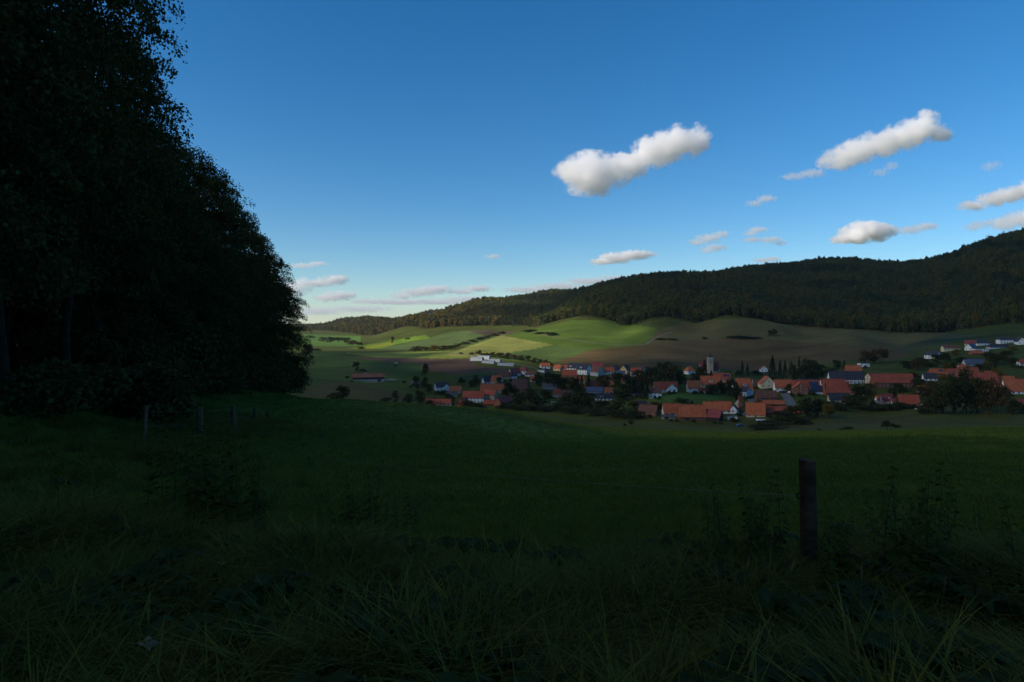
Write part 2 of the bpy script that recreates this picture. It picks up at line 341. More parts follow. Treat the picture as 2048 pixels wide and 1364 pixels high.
def crown_big(name, seed, h, rad, n_spray, per, leaf, low=0.16, m=None):
    """woodland-edge crown: layered, drooping sprays of small leaves around a hollow heart, twigs included"""
    rg = np.random.default_rng(seed); Cs = []
    prof = lambda t: np.sqrt(np.clip(1 - ((t - 0.42) / 0.60) ** 2, 0.02, 1))       # crown width by height
    t = rg.uniform(0, 1, n_spray) ** 0.9; a = rg.uniform(0, 2 * math.pi, n_spray); rr = rad * prof(t) * np.sqrt(rg.uniform(0.16, 1.0, n_spray)) * rg.uniform(0.9, 1.05, n_spray)
    cx, cy_, cz = rr * np.cos(a), rr * np.sin(a), h * (low + (1.0 - low) * t)
    for i in range(n_spray):
        L_ = rad * rg.uniform(0.16, 0.30); u = rg.uniform(-1, 1, per); w = rg.normal(0, 0.33, per) * (1.1 - np.abs(u)); v = rg.normal(0, 0.10, per)
        dx, dy = math.cos(a[i] + rg.normal(0, .5)), math.sin(a[i] + rg.normal(0, .5))
        Cs.append(np.c_[cx[i] + (u * dx - w * dy) * L_, cy_[i] + (u * dy + w * dx) * L_, cz[i] + v * L_ * 1.6 - 0.22 * L_ * (u + 0.5) ** 2])
    V, Q = leaves(np.concatenate(Cs), leaf, rg, 0.5, 0.45, 0.72)
    return npmesh(name, V, Q, [m or M_WOOD])

def crown_unit(name, seed, n, leaf, kind, m):
    """crown of unit height and unit width: clustered leaf clumps"""
    rg = np.random.default_rng(seed)
    if kind == 'conifer':
        t = rg.uniform(0, 1, n) ** 0.72; lay = (t * 13 + rg.uniform(0, 1)) % 1
        r = 0.5 * (1 - t) ** 0.85 * (0.55 + 0.45 * (1 - lay)) * np.sqrt(rg.uniform(0.25, 1, n)); a = rg.uniform(0, 2 * math.pi, n)
        C = np.c_[r * np.cos(a), r * np.sin(a), 0.05 + 0.95 * t - 0.1 * r]; V, Q = leaves(C, leaf, rg, 0.8, 0.2, 0.5)
    else:
        k = {'round': 11, 'bush': 9, 'tall': 12, 'hill': 9}[kind]; lo = {'round': 0.03, 'bush': -0.02, 'tall': 0.03, 'hill': 0.06}[kind]
        t = rg.uniform(0, 1, k); a = np.arange(k) * 2.4 + rg.uniform(0, 6); w = {'round': 0.30, 'bush': 0.34, 'tall': 0.26, 'hill': 0.27}[kind]
        wid = w * np.sqrt(np.clip(1 - ((t - 0.4) / 0.68) ** 2, 0.05, 1)); cc = np.c_[wid * np.cos(a), wid * np.sin(a), lo + 0.1 + (0.86 - lo - 0.05) * t]
        cr = rg.uniform(0.19, 0.28, k); cc[0] = (0, 0, 0.5); cr[0] = 0.3; cc[1] = (0.02, 0.03, 0.76); cr[1] = 0.22
        if kind == 'bush': cc[:, 2] = 0.14 + 0.52 * t; cr = rg.uniform(0.24, 0.34, k); cc[0] = (0, 0, .35)
        i = rg.integers(0, k, n); d = rg.normal(size=(n, 3)); d /= np.linalg.norm(d, axis=1)[:, None]; d[:, 2] = np.where(d[:, 2] < -0.5, -d[:, 2], d[:, 2])
        C = cc[i] + d * (cr[i] * rg.uniform(0.55, 1.12, n) ** 0.8)[:, None]; C[:, 2] = np.maximum(C[:, 2], lo + 0.02)
        V, Q = leaves(C, leaf, rg, 0.3, 0.0, 0.8)
    return npmesh(name, V, Q, [m])
def trunk_unit(name, seed, m=None):
    rg = random.Random(seed); b = MB()
    b.tube([(0, 0, -0.06), (rg.gauss(0, .01), 0, 0.2), (rg.gauss(0, .015), rg.gauss(0, .015), 0.5), (0, 0, 0.82)], [0.040, 0.030, 0.020, 0.005], 7)
    for k in range(5):
        a = k * 2.4; z = 0.25 + 0.1 * k; b.tube([(0, 0, z), (0.14 * math.cos(a), 0.14 * math.sin(a), z + 0.1), (0.26 * math.cos(a), 0.26 * math.sin(a), z + 0.16)], [0.014, 0.009, 0.003], 5)
    return b.mesh(name, m or M_BARK, True)

def scatter(name, P, S, Rz, idx, protos, tilt=None):
    """one 'stuff' object: prototypes set on points by geometry nodes"""
    me = bpy.data.meshes.new(name); me.vertices.add(len(P)); me.vertices.foreach_set('co', np.asarray(P, np.float32).ravel())
    R = np.zeros((len(P), 3), np.float32); R[:, 2] = Rz
    if tilt is not None: R[:, 0] = tilt
    for nm, dat, typ in (('sc', np.asarray(S, np.float32), 'FLOAT_VECTOR'), ('ro', R, 'FLOAT_VECTOR')):
        me.attributes.new(nm, typ, 'POINT').data.foreach_set('vector', dat.ravel())
    me.attributes.new('ix', 'INT', 'POINT').data.foreach_set('value', np.asarray(idx, np.int32))
    o = link(name, me); tag(o, kind='stuff')
    ng = bpy.data.node_groups.new(name, 'GeometryNodeTree')
    ng.interface.new_socket('Geometry', in_out='INPUT', socket_type='NodeSocketGeometry'); ng.interface.new_socket('Geometry', in_out='OUTPUT', socket_type='NodeSocketGeometry')
    N = ng.nodes; L_ = ng.links; gi = N.new('NodeGroupInput'); go = N.new('NodeGroupOutput'); jn = N.new('GeometryNodeJoinGeometry')
    def attr(nm, t):
        a = N.new('GeometryNodeInputNamedAttribute'); a.data_type = t; a.inputs['Name'].default_value = nm; return a.outputs[0]
    sc, ro, ix = attr('sc', 'FLOAT_VECTOR'), attr('ro', 'FLOAT_VECTOR'), attr('ix', 'INT')
    e2r = N.new('FunctionNodeEulerToRotation'); L_.new(ro, e2r.inputs[0])
    for k, p in enumerate(protos):
        oi = N.new('GeometryNodeObjectInfo'); oi.inputs['Object'].default_value = p; oi.inputs['As Instance'].default_value = True
        cp = N.new('FunctionNodeCompare'); cp.data_type = 'INT'; cp.operation = 'EQUAL'; L_.new(ix, cp.inputs[2]); cp.inputs[3].default_value = k
        ip = N.new('GeometryNodeInstanceOnPoints'); L_.new(gi.outputs[0], ip.inputs['Points']); L_.new(cp.outputs[0], ip.inputs['Selection'])
        L_.new(oi.outputs['Geometry'], ip.inputs['Instance']); L_.new(e2r.outputs[0], ip.inputs['Rotation']); L_.new(sc, ip.inputs['Scale']); L_.new(ip.outputs[0], jn.inputs[0])
    L_.new(jn.outputs[0], go.inputs[0]); md = o.modifiers.new('scatter', 'NODES'); md.node_group = ng
    return o
def proto(me): return bpy.data.objects.new('pattern_' + me.name, me)      # kept out of the scene

# ------------------------------------------------------------------ wooded hills (read as one mass)
def hill_wood():
    P = []
    for d0, d1, step in ((950, 1500, 7.0), (1500, 2100, 8.0), (2100, 3000, 10.0), (3000, 5200, 16.0)):
        x0, x1 = -0.34 * d1, 0.86 * d1
        gx, gy = np.meshgrid(np.arange(x0, x1, step), np.arange(d0, d1, step)); g = np.c_[gx.ravel(), gy.ravel()]; g += NR.uniform(-0.45, 0.45, g.shape) * step
        px = 1024 + g[:, 0] / g[:, 1] * F; k = (px > 560) & (px < 2150) & (g[:, 1] > wood_start(px) + NR.normal(0, 12, len(g))); g = g[k]
        P.append(np.c_[g, np.full(len(g), step)])
    P = np.concatenate(P); z = hgt(P[:, 0], P[:, 1]); H = (NR.uniform(10, 21, len(P)) + 3 * (NR.random(len(P)) < .06)) * np.where(P[:, 2] > 10, 1.12, 1.0)
    # drop the trees of hidden back slopes
    px = 1024 + P[:, 0] / P[:, 1] * F; top = (z + H) / P[:, 1]; grd = z / P[:, 1]; o = np.argsort(P[:, 1]); best = np.full(900, -9.0); keep = np.zeros(len(P), bool)
    for i in o:
        b = int(px[i] / 3); 
        if top[i] > best[b] - 0.0008: keep[i] = True
        best[b] = max(best[b], grd[i] + 0.55 * (top[i] - grd[i]))
    P, z, H = P[keep], z[keep], H[keep]; n = len(P); W = H * NR.uniform(0.45, 0.75, n) * np.where(P[:, 2] > 10, 1.2, 1.0)
    patch = np.array([mnoise.noise((x * 0.006, y * 0.006, 3.1)) for x, y in P[:, :2]])
    con = (patch > 0.22) & (NR.random(n) < 0.75); idx = np.where(con, 6 + NR.integers(0, 2, n), NR.integers(0, 6, n)); W = np.where(con, W * 0.7, W)
    pr = [proto(crown_unit('hill_crown%d' % k, 40 + k, 260, 0.16, 'hill', M_HILL)) for k in range(6)] + [proto(crown_unit('hill_spruce%d' % k, 60 + k, 220, 0.15, 'conifer', M_HNEED)) for k in range(2)]
    sunlit_crown = (~con) & (px[keep] < 1010) & (NR.random(n) < .55 + .5 * patch); idx = np.where(sunlit_crown, 8 + NR.integers(0, 2, n), idx)      # brighter golden crowns: sunshine on the far spurs put into leaf colour
    mg = mat('hill_sunlit_leaves', (0.150, 0.120, 0.034), 0.85, 0.3, 0.12, 0.1, [(0, (.8, .95, .9)), (1, (1.3, 1.0, .8))], 0.1); pr += [proto(crown_unit('hill_sunlit%d' % k, 70 + k, 260, 0.16, 'hill', mg)) for k in range(2)]
    print('hill trees', n)
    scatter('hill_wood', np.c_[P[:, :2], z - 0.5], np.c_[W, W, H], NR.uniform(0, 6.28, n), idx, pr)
hill_wood()
# a few thin trees that stand clear against the sky on the ridge
M_BARE = mat('thin_leaves', (0.040, 0.046, 0.018), 0.85, 0.35, 0.5, 0.1, None, 0.15)
SK_T = trunk_unit('trunk', 901)
SK_C = [crown_unit('crown', 902 + k, 150, 0.15, 'tall', M_BARE) for k in range(3)]
def simple_tree(name, loc, w, h, tr, cr, rz=0.0):
    o = empty(name, loc, rz, (w, w, h)); link('trunk', tr, o); link('crown', cr, o); return o
for k, (px, top, hp, wp, lab) in enumerate([(1351, 549, 14, 10, 'small bushy tree at the left end of the gap in the ridge wood'), (1376, 547, 13, 6, 'thin lone tree in the gap on the ridge skyline'),
        (1391, 550, 11, 6, 'shorter thin tree in the ridge gap, right of the lone one'), (1399, 551, 9, 5, 'smallest thin tree in the ridge gap')]):
    d = 1482.0; x = (px - 1024) / F * d; s = d / F; z = h1(x, d); zt = (HOR - top) / F * d
    tag(simple_tree('ridge_tree', (x, d, z), wp * s, max(zt - z, hp * s), SK_T, SK_C[k % 3], k), lab, 'tree', 'thin trees on the ridge skyline')

# ------------------------------------------------------------------ near wood on the left
WT = [limbs_mesh('trunk', 100 + k, 25, 0.34 + 0.05 * k, 16, 6.5, 0.22, mat('wood_bark', (0.026, 0.022, 0.016), 0.95, 0.4, 3.0, 0.05, None, 0, 0.6)) for k in range(3)]
WC = [crown_big('crown', 200 + k, 25, 6.2 + 0.3 * k, 330, 160, 0.225, 0.10 + 0.05 * k) for k in range(4)]
def wood_tree(x, y, hh, wf, i, rz):
    z = h1(x, y) - 0.2; o = empty('woodland_tree', (x, y, z), rz, (wf, wf, hh / 25)); link('trunk', WT[i % 3], o); link('crown', WC[i % 4], o); return o
WB0 = [crown_unit('foliage', 310 + k, 6000, 0.05, 'bush', M_WOOD) for k in range(2)]
EDGE = [(-26, -12), (-22, 6), (-21.5, 18), (-24, 30), (-29.4, 45), (-34.2, 62), (-37.5, 82), (-41.5, 104), (-46.5, 126), (-50.5, 146)]
def edge_x(y): return float(np.interp(y, [p[1] for p in EDGE], [p[0] for p in EDGE]))
rw = random.Random(11)
FRONT = [(19, 27, 'nearest the camera, its boughs cut by the top of the frame'), (27, 30, 'second along the wood edge, behind the leaning fence post'), (35, 31, 'third along the wood edge, its branch tips reaching over the fence'),
         (44, 33, 'fourth along the wood edge, with a ragged overhanging bough'), (54, 29, 'fifth along the wood edge, above the middle fence post'), (64, 25, 'sixth along the wood edge, a step lower than its neighbour'),
         (75, 26.5, 'seventh along the wood edge, halfway down the skyline'), (87, 27, 'eighth along the wood edge, with a knobbly skyline'), (100, 27, 'ninth along the wood edge, on the lower half of the skyline'),
         (114, 26, 'tenth along the wood edge, rounded top against the sky'), (128, 25, 'last but one at the far end of the wood edge'), (141, 22, 'last at the far end, small bough against low clouds')]
for i, (y, hh, ph) in enumerate(FRONT):
    tag(wood_tree(edge_x(y) + rw.uniform(-.7, .7), y, hh, rw.uniform(0.92, 1.08), i, rw.uniform(0, 6.28)), 'dark broadleaf tree ' + ph, 'tree', 'trees along the wood edge')
for k, y in enumerate(range(66, 150, 9)):
    x = edge_x(y) + 2.2; o = empty('edge_shrub', (x, y, h1(x, y) - .3), k * 1.9, (8.5, 8.5, 9.5 - 3 * (k % 2))); link('foliage', WB0[k % 2], o)
    tag(o, ['tall hazel thicket under the sixth tree of the wood edge', 'lower hazel thicket under the seventh tree of the wood edge', 'tall thicket between the seventh and eighth trees of the wood edge', 'lower thicket under the eighth tree of the wood edge', 'tall thicket under the ninth tree of the wood edge', 'lower thicket under the tenth tree of the wood edge', 'tall thicket between the tenth and eleventh trees', 'lower thicket under the last but one tree', 'tall thicket beneath the last tree of the wood', 'lowest thicket at the very end of the wood'][k], 'thicket', 'thickets at the foot of the wood')
# the wood behind its edge, and where it goes on behind the camera: one mass
def near_wood():
    P = []; S = []; I = []
    y = -40.0
    while y < 150:
        for row in range(0 if y < 14 else 1, 6):
            x = edge_x(y) - 6.5 * row + rw.uniform(-2, 2); P.append((x, y + rw.uniform(-2.5, 2.5))); S.append(rw.uniform(0.9, 1.1)); I.append(rw.randrange(4))
        y += 8.0
    for k in range(5):
        a = k / 15; P.append((-24 + 44 * a + rw.uniform(-2, 2), -15 - 5 * math.sin(a * 3.1) + rw.uniform(-1, 1))); S.append(rw.uniform(0.85, 1.0)); I.append(rw.randrange(4))
    P = np.array(P); z = hgt(P[:, 0], P[:, 1]) - 0.3; S = np.array(S)
    scatter('deep_wood', np.c_[P, z], np.c_[S, S, S * 0.96], NR.uniform(0, 6.28, len(P)), I, [proto(m) for m in WC])
    scatter('deep_wood_trunks', np.c_[P, z], np.c_[S, S, S], NR.uniform(0, 6.28, len(P)), [i % 3 for i in I], [proto(m) for m in WT])
near_wood()
# understorey: hazel and bramble bushes at the foot of the wood
WB = [crown_unit('foliage', 300 + k, 5200, 0.075, 'bush', M_WOOD) for k in range(3)]
BP = [(-15.5, 24, 3.2, 2.6, 'behind the leaning fence post'), (-17.5, 33, 3.8, 3.0, 'between the second and third fence posts'), (-22, 42, 4.2, 3.4, 'beyond the square fence post'), (-27, 54, 4.5, 4.0, 'under the fifth tree of the wood edge'),
      (-33, 68, 5.0, 5.0, 'under the sixth tree of the wood edge'), (-39, 86, 6, 6, 'under the eighth tree of the wood edge'), (-44, 104, 6, 7, 'under the ninth tree of the wood edge'), (-48.5, 124, 7, 8, 'near the far end of the wood edge'), (-50, 142, 7, 9, 'at the far foot of the wood, beside the open field'), (-17, 15, 3.5, 2.6, 'in the dark at the left edge of the frame')]
for k, (x, y, w, hh, ph) in enumerate(BP):
    o = empty('woodland_bush', (x, y, h1(x, y)), k * 1.3, (w, w, hh)); link('foliage', WB[k % 3], o); tag(o, 'low dark bush ' + ph, 'bush', 'bushes at the foot of the wood')

# ------------------------------------------------------------------ village buildings
def tile_mat(name, col, var=0.22):
    """roof covering: courses of tiles across the slope, weathered in patches"""
    m = mat(name, col, 0.8, var, 0.35, 0.25, None, 0, 0.0)
    nt = m.node_tree; N = nt.nodes; L_ = nt.links; b = N['Principled BSDF']
    tc = N.new('ShaderNodeTexCoord'); wv = N.new('ShaderNodeTexWave'); wv.bands_direction = 'Z'; wv.inputs['Scale'].default_value = 2.2; wv.inputs['Distortion'].default_value = 1.5
    L_.new(tc.outputs['Object'], wv.inputs['Vector']); bp = N.new('ShaderNodeBump'); bp.inputs['Strength'].default_value = 0.35; bp.inputs['Distance'].default_value = 0.06
    L_.new(wv.outputs['Fac'], bp.inputs['Height']); L_.new(bp.outputs[0], b.inputs['Normal']); return m
ROOF = {'o': tile_mat('roof_orange', (0.40, 0.108, 0.045)), 'r': tile_mat('roof_red', (0.31, 0.072, 0.040)), 'b': tile_mat('roof_brown', (0.135, 0.060, 0.042)), 'k': tile_mat('roof_slate', (0.040, 0.042, 0.055)),
        'n': tile_mat('roof_navy', (0.032, 0.037, 0.055)), 'g': tile_mat('roof_grey', (0.085, 0.085, 0.088)), 'u': tile_mat('roof_blue', (0.075, 0.10, 0.15)), 'm': tile_mat('roof_maroon', (0.21, 0.050, 0.046))}
WALL = {'w': mat('plaster_white', (0.72, 0.71, 0.68), 0.9, 0.07, 0.6), 'c': mat('plaster_cream', (0.56, 0.47, 0.31), 0.9, 0.08, 0.6), 'y': mat('plaster_yellow', (0.62, 0.42, 0.16), 0.9, 0.08, 0.6), 'k': mat('brick', (0.23, 0.085, 0.05), 0.9, 0.2, 2.5),
        'g': mat('plaster_grey', (0.36, 0.37, 0.38), 0.9, 0.08, 0.6), 'l': mat('plaster_pale_blue', (0.56, 0.57, 0.60), 0.9, 0.06, 0.6), 'd': mat('tarred_boards', (0.030, 0.026, 0.024), 0.9, 0.25, 1.5), 'p': mat('plaster_pink', (0.55, 0.33, 0.27), 0.9, 0.08, 0.6), 's': mat('sandstone', (0.38, 0.32, 0.23), 0.9, 0.15, 1.2), 'x': mat('red_boards', (0.24, 0.04, 0.03), 0.85, 0.2, 1.5)}
M_GLASS = mat('window_glass', (0.025, 0.028, 0.034), 0.15, 0.2, 1.0, 0.5)
M_FRAME = mat('window_frame', (0.62, 0.62, 0.60), 0.6, 0.05)
M_TIMB = mat('timber', (0.050, 0.034, 0.024), 0.9, 0.3, 2.0)
M_DOOR = mat('door_wood', (0.09, 0.045, 0.025), 0.7, 0.2, 2.0)
M_CHIM = mat('chimney_brick', (0.20, 0.075, 0.05), 0.9, 0.2, 3.0)
M_SOLAR = mat('solar_glass', (0.030, 0.042, 0.090), 0.2, 0.15, 1.0, 0.5)
def unit_window():
    b = MB(); b.box(-.5, .5, -.02, .05, -.5, .5, 0); b.box(-.42, -.04, -.035, -.015, -.43, .43, 1); b.box(.04, .42, -.035, -.015, -.43, .43, 1); return b.mesh('window', [M_FRAME, M_GLASS])
WIN = unit_window()
def unit_door():
    b = MB(); b.box(-.5, .5, -.03, .05, 0, 1, 0); b.box(-.42, .42, -.05, -.028, .02, .95, 1); return b.mesh('door', [M_FRAME, M_DOOR])
DOOR = unit_door()
GATE = MB().box(-.5, .5, -.06, .05, 0, 1).mesh('barn_door', mat('barn_door_boards', (0.06, 0.035, 0.025), 0.9, 0.3, 2.0))

REFS = []      # (px, py, d, short phrase) of each building, for describing what stands beside it
def put(me, name, parent, loc, scale=(1, 1, 1), rz=0.0):
    o = link(name, me, parent); o.location = loc; o.scale = scale; o.rotation_euler = (0, 0, rz); return o

def roof_mesh(L, W, hw, hr, kind, rm, t=0.22, ov=0.45):
    b = MB()
    if kind == 'hip':
        x, y, e = L / 2 + ov, W / 2 + ov, max(L / 2 - W * 0.32, 0.02); z0 = hw - 0.15
        b.add([(-x, -y, z0), (x, -y, z0), (x, y, z0), (-x, y, z0), (-e, 0, hw + hr), (e, 0, hw + hr), (-x, -y, z0 - .2), (x, -y, z0 - .2), (x, y, z0 - .2), (-x, y, z0 - .2)],
              [(0, 1, 5, 4), (2, 3, 4, 5), (1, 2, 5), (3, 0, 4), (6, 7, 1, 0), (7, 8, 2, 1), (8, 9, 3, 2), (9, 6, 0, 3), (9, 8, 7, 6)])
    elif kind == 'flat':
        b.box(-L / 2 - .2, L / 2 + .2, -W / 2 - .2, W / 2 + .2, hw, hw + max(hr, .3))
    else:
        sl = hr / (W / 2); x = L / 2 + ov * 0.8; ye = W / 2 + ov; ze = hw - ov * sl; c = 0.0
        cut = hr * 0.32 if kind == 'half' else 0.0; xr = x - cut * 0.9
        for s in (-1, 1):
            b.add([(-x, s * ye, ze), (x, s * ye, ze), (xr, 0, hw + hr), (-xr, 0, hw + hr), (-x, s * ye, ze + t), (x, s * ye, ze + t), (xr, 0, hw + hr + t), (-xr, 0, hw + hr + t)],
                  [(0, 1, 2, 3), (4, 5, 6, 7), (0, 1, 5, 4), (1, 2, 6, 5), (3, 0, 4, 7)])
        if cut:
            for s in (-1, 1):
                b.add([(s * x, -ye, ze + t), (s * x, ye, ze + t), (s * xr, 0, hw + hr + t)], [(0, 1, 2)])
        b.bar((-xr, 0, hw + hr + t), (xr, 0, hw + hr + t), 0.35, 0.18)
    me = b.mesh('roof', ROOF[rm] if isinstance(rm, str) else rm)
    bm = bmesh.new(); bm.from_mesh(me); bmesh.ops.recalc_face_normals(bm, faces=bm.faces); bm.to_mesh(me); bm.free(); return me

def wall_mesh(L, W, hw, hr, gable, wm):
    b = MB(); x, y = L / 2, W / 2; z = -2.5
    v = [(-x, -y, z), (x, -y, z), (x, y, z), (-x, y, z), (-x, -y, hw), (x, -y, hw), (x, y, hw), (-x, y, hw)]
    if gable: b.add(v + [(-x, 0, hw + hr), (x, 0, hw + hr)], [(0, 1, 5, 4), (2, 3, 7, 6), (1, 2, 6, 9, 5), (3, 0, 4, 8, 7), (3, 2, 1, 0)])
    else: b.add(v, [(0, 1, 5, 4), (2, 3, 7, 6), (1, 2, 6, 5), (3, 0, 4, 7), (3, 2, 1, 0), (4, 5, 6, 7)])
    return b.mesh('wall', WALL[wm] if isinstance(wm, str) else wm)

def house(px, py, L, W, hw, hr, yaw, rm, wm, label, opts='', cat='house', name='house', ref=None):
    """sizes in photo pixels at the building's own distance; px, py = foot of its front in the photograph"""
    g = hit(px, py, 230); s = g.y / F; L, W, hw, hr = L * s, W * s, hw * s, hr * s
    a = math.radians(yaw); back = 0.5 * (abs(W * math.cos(a)) + abs(L * math.sin(a)))
    k = (g.y + back) / g.y; loc = Vector((g.x * k, g.y + back, min(g.z, h1(g.x * k, g.y + back)) + 0.0))
    o = empty(name, loc, a); tag(o, label, cat)
    REFS.append((px, py, g.y, ref or label, L / s))
    kind = 'hip' if 'h' in opts else 'flat' if 'f' in opts else 'half' if 'H' in opts else 'gable'
    link('wall', wall_mesh(L, W, hw, hr, kind in ('gable', 'half'), wm), o)
    r = link('roof', roof_mesh(L, W, hw, hr, kind, rm), o)
    rg = random.Random(int(px * 7 + py)); far = g.y > 700
    if 'N' not in opts:
        fl = max(1, int(round(hw / 2.75))); fh = hw / fl; ww, wh = (1.25, 1.35)
        n = max(1, int(L / 3.1))
        for f in range(fl):
            for i in range(n):
                x = -L / 2 + L * (i + 0.5) / n; z = f * fh + fh * 0.56
                if f == 0 and i == n // 2 and 'B' not in opts: put(DOOR, 'door', o, (x, -W / 2 - .003, 0), (1.15, 1, 2.15)); continue
                put(WIN, 'window', o, (x, -W / 2 - .003, z), (ww, 1, min(wh, fh * 0.6)))
        m = max(1, int(W / 3.4)); sides = [1] if yaw < 0 else [-1] if yaw > 0 else [-1, 1]
        for sd_ in sides:
            for f in range(fl):
                for i in range(m):
                    y = -W / 2 + W * (i + 0.5) / m; put(WIN, 'window', o, (sd_ * (L / 2 + .003), y, f * fh + fh * 0.56), (ww, 1, min(wh, fh * 0.6)), sd_ * math.pi / 2)
            if kind == 'gable' and hr > 3: put(WIN, 'window', o, (sd_ * (L / 2 + .003), 0, hw + hr * 0.34), (1.1, 1, 1.2), sd_ * math.pi / 2)
    if 'B' in opts: put(GATE, 'barn_door', o, (-L * 0.18, -W / 2 - .003, 0), (min(3.6, L * .3), 1, min(3.4, hw * .85)))
    if 'N' not in opts and 'f' not in opts and 'C' not in opts:
        x = L * rg.uniform(-.25, .25); MB().box(x - .4, x + .4, -.3, .5, hw + hr * .7, hw + hr + 1.2).build('chimney', M_CHIM, r)
    if 't' in opts:                                      # timber framing proud of the plaster
        b = MB(); n = max(4, int(L / 1.6)); e = W / 2 + .03
        for i in range(n + 1): x = -L / 2 + L * i / n; b.box(x - .11, x + .11, -e, -e + .06, 0, hw)
        for f in range(5): z = hw * f / 4; b.box(-L / 2, L / 2, -e - .004, -e + .05, z - .1, z + .1)
        for sd_ in (-1, 1):
            m = max(3, int(W / 1.8)); xx = sd_ * (L / 2 + .03)
            for i in range(m + 1): y = -W / 2 + W * i / m; b.box(min(xx, xx - sd_ * .06), max(xx, xx - sd_ * .06), y - .1, y + .1, 0, hw + hr * max(0, 1 - abs(y) / (W / 2)))
            for f in range(4): z = hw * f / 3; b.box(min(xx, xx - sd_ * .055), max(xx, xx - sd_ * .055), -W / 2, W / 2, z - .1, z + .1)
        b.build('timber_frame', M_TIMB, o)
    if 's' in opts or 'S' in opts:                       # solar panels lying on the front slope
        cols = 9 if 'S' in opts else 4; w0 = L * (.92 if 'S' in opts else .34); x0 = -w0 / 2 if 'S' in opts else L * .5 - w0 - L * .06; sl = math.atan2(hr, W / 2)
        for r_ in range(3 if 'S' in opts else 2):
            for c in range(cols):
                p = put(PANEL, 'solar_panel', r, (0, 0, 0)); dz = (0.26 + 0.25 * r_) if 'S' in opts else (0.38 + .24 * r_)
                p.scale = (w0 / cols * .93, W / 2 / math.cos(sl) * .22, 1); p.rotation_euler = (sl, 0, 0)
                p.location = (x0 + w0 / cols * (c + .5), -W / 2 * (1 - dz), hw + hr * dz + .22 / math.cos(sl) + .12)
    if 'd' in opts:
        b = MB(); x = L * rg.uniform(-.2, .2); w = min(2.6, L * .2); z = hw + hr * .22; yy = -W / 2 * .80
        b.box(x - w / 2, x + w / 2, yy, 0, z, z + hr * .30); dm = b.build('dormer', WALL['w'], r); put(WIN, 'window', dm, (x, yy - .003, z + hr * .16), (w * .6, 1, hr * .2))
        MB().box(x - w / 2 - .2, x + w / 2 + .2, yy - .3, .1, z + hr * .30, z + hr * .30 + .2).build('dormer_roof', ROOF[rm], dm)
    if 'x' in opts:                                      # cross gable toward the front, on the right
        w = L * .42; x = L * .24; dep = W * .28; hh = hw; c = empty('x', (0, 0, 0)); bpy.data.objects.remove(c)
        b = MB(); y0 = -W / 2 - dep; b.add([(x - w / 2, y0, -2.5), (x + w / 2, y0, -2.5), (x + w / 2, 0, -2.5), (x - w / 2, 0, -2.5), (x - w / 2, y0, hh), (x + w / 2, y0, hh), (x + w / 2, 0, hh), (x - w / 2, 0, hh), (x, y0, hh + hr * .7), (x, 0, hh + hr * .7)],
              [(0, 1, 5, 8, 4), (1, 2, 6, 5), (3, 0, 4, 7), (4, 8, 9, 7), (5, 6, 9, 8)]); cg = b.build('front_gable', WALL[wm] if isinstance(wm, str) else wm, o)
        q = MB()
        for sd_ in (-1, 1):
            A = [(x, y0 - .4, hh + hr * .7 + .1), (x, 0, hh + hr * .7 + .1), (x + sd_ * (w / 2 + .4), 0, hh - .3), (x + sd_ * (w / 2 + .4), y0 - .4, hh - .3)]
            q.add(A + [(p[0], p[1], p[2] + .22) for p in A], [(0, 1, 2, 3), (7, 6, 5, 4), (0, 3, 7, 4), (3, 2, 6, 7), (2, 1, 5, 6)])
        q.build('gable_roof', ROOF[rm], cg)
        for i in (-1, 1): put(WIN, 'window', cg, (x + i * w * .2, y0 - .003, hh * .62), (1.1, 1, 1.3))
    return o
PANEL = MB().box(-.5, .5, -.5, .5, -.03, .03).mesh('solar_panel', M_SOLAR)

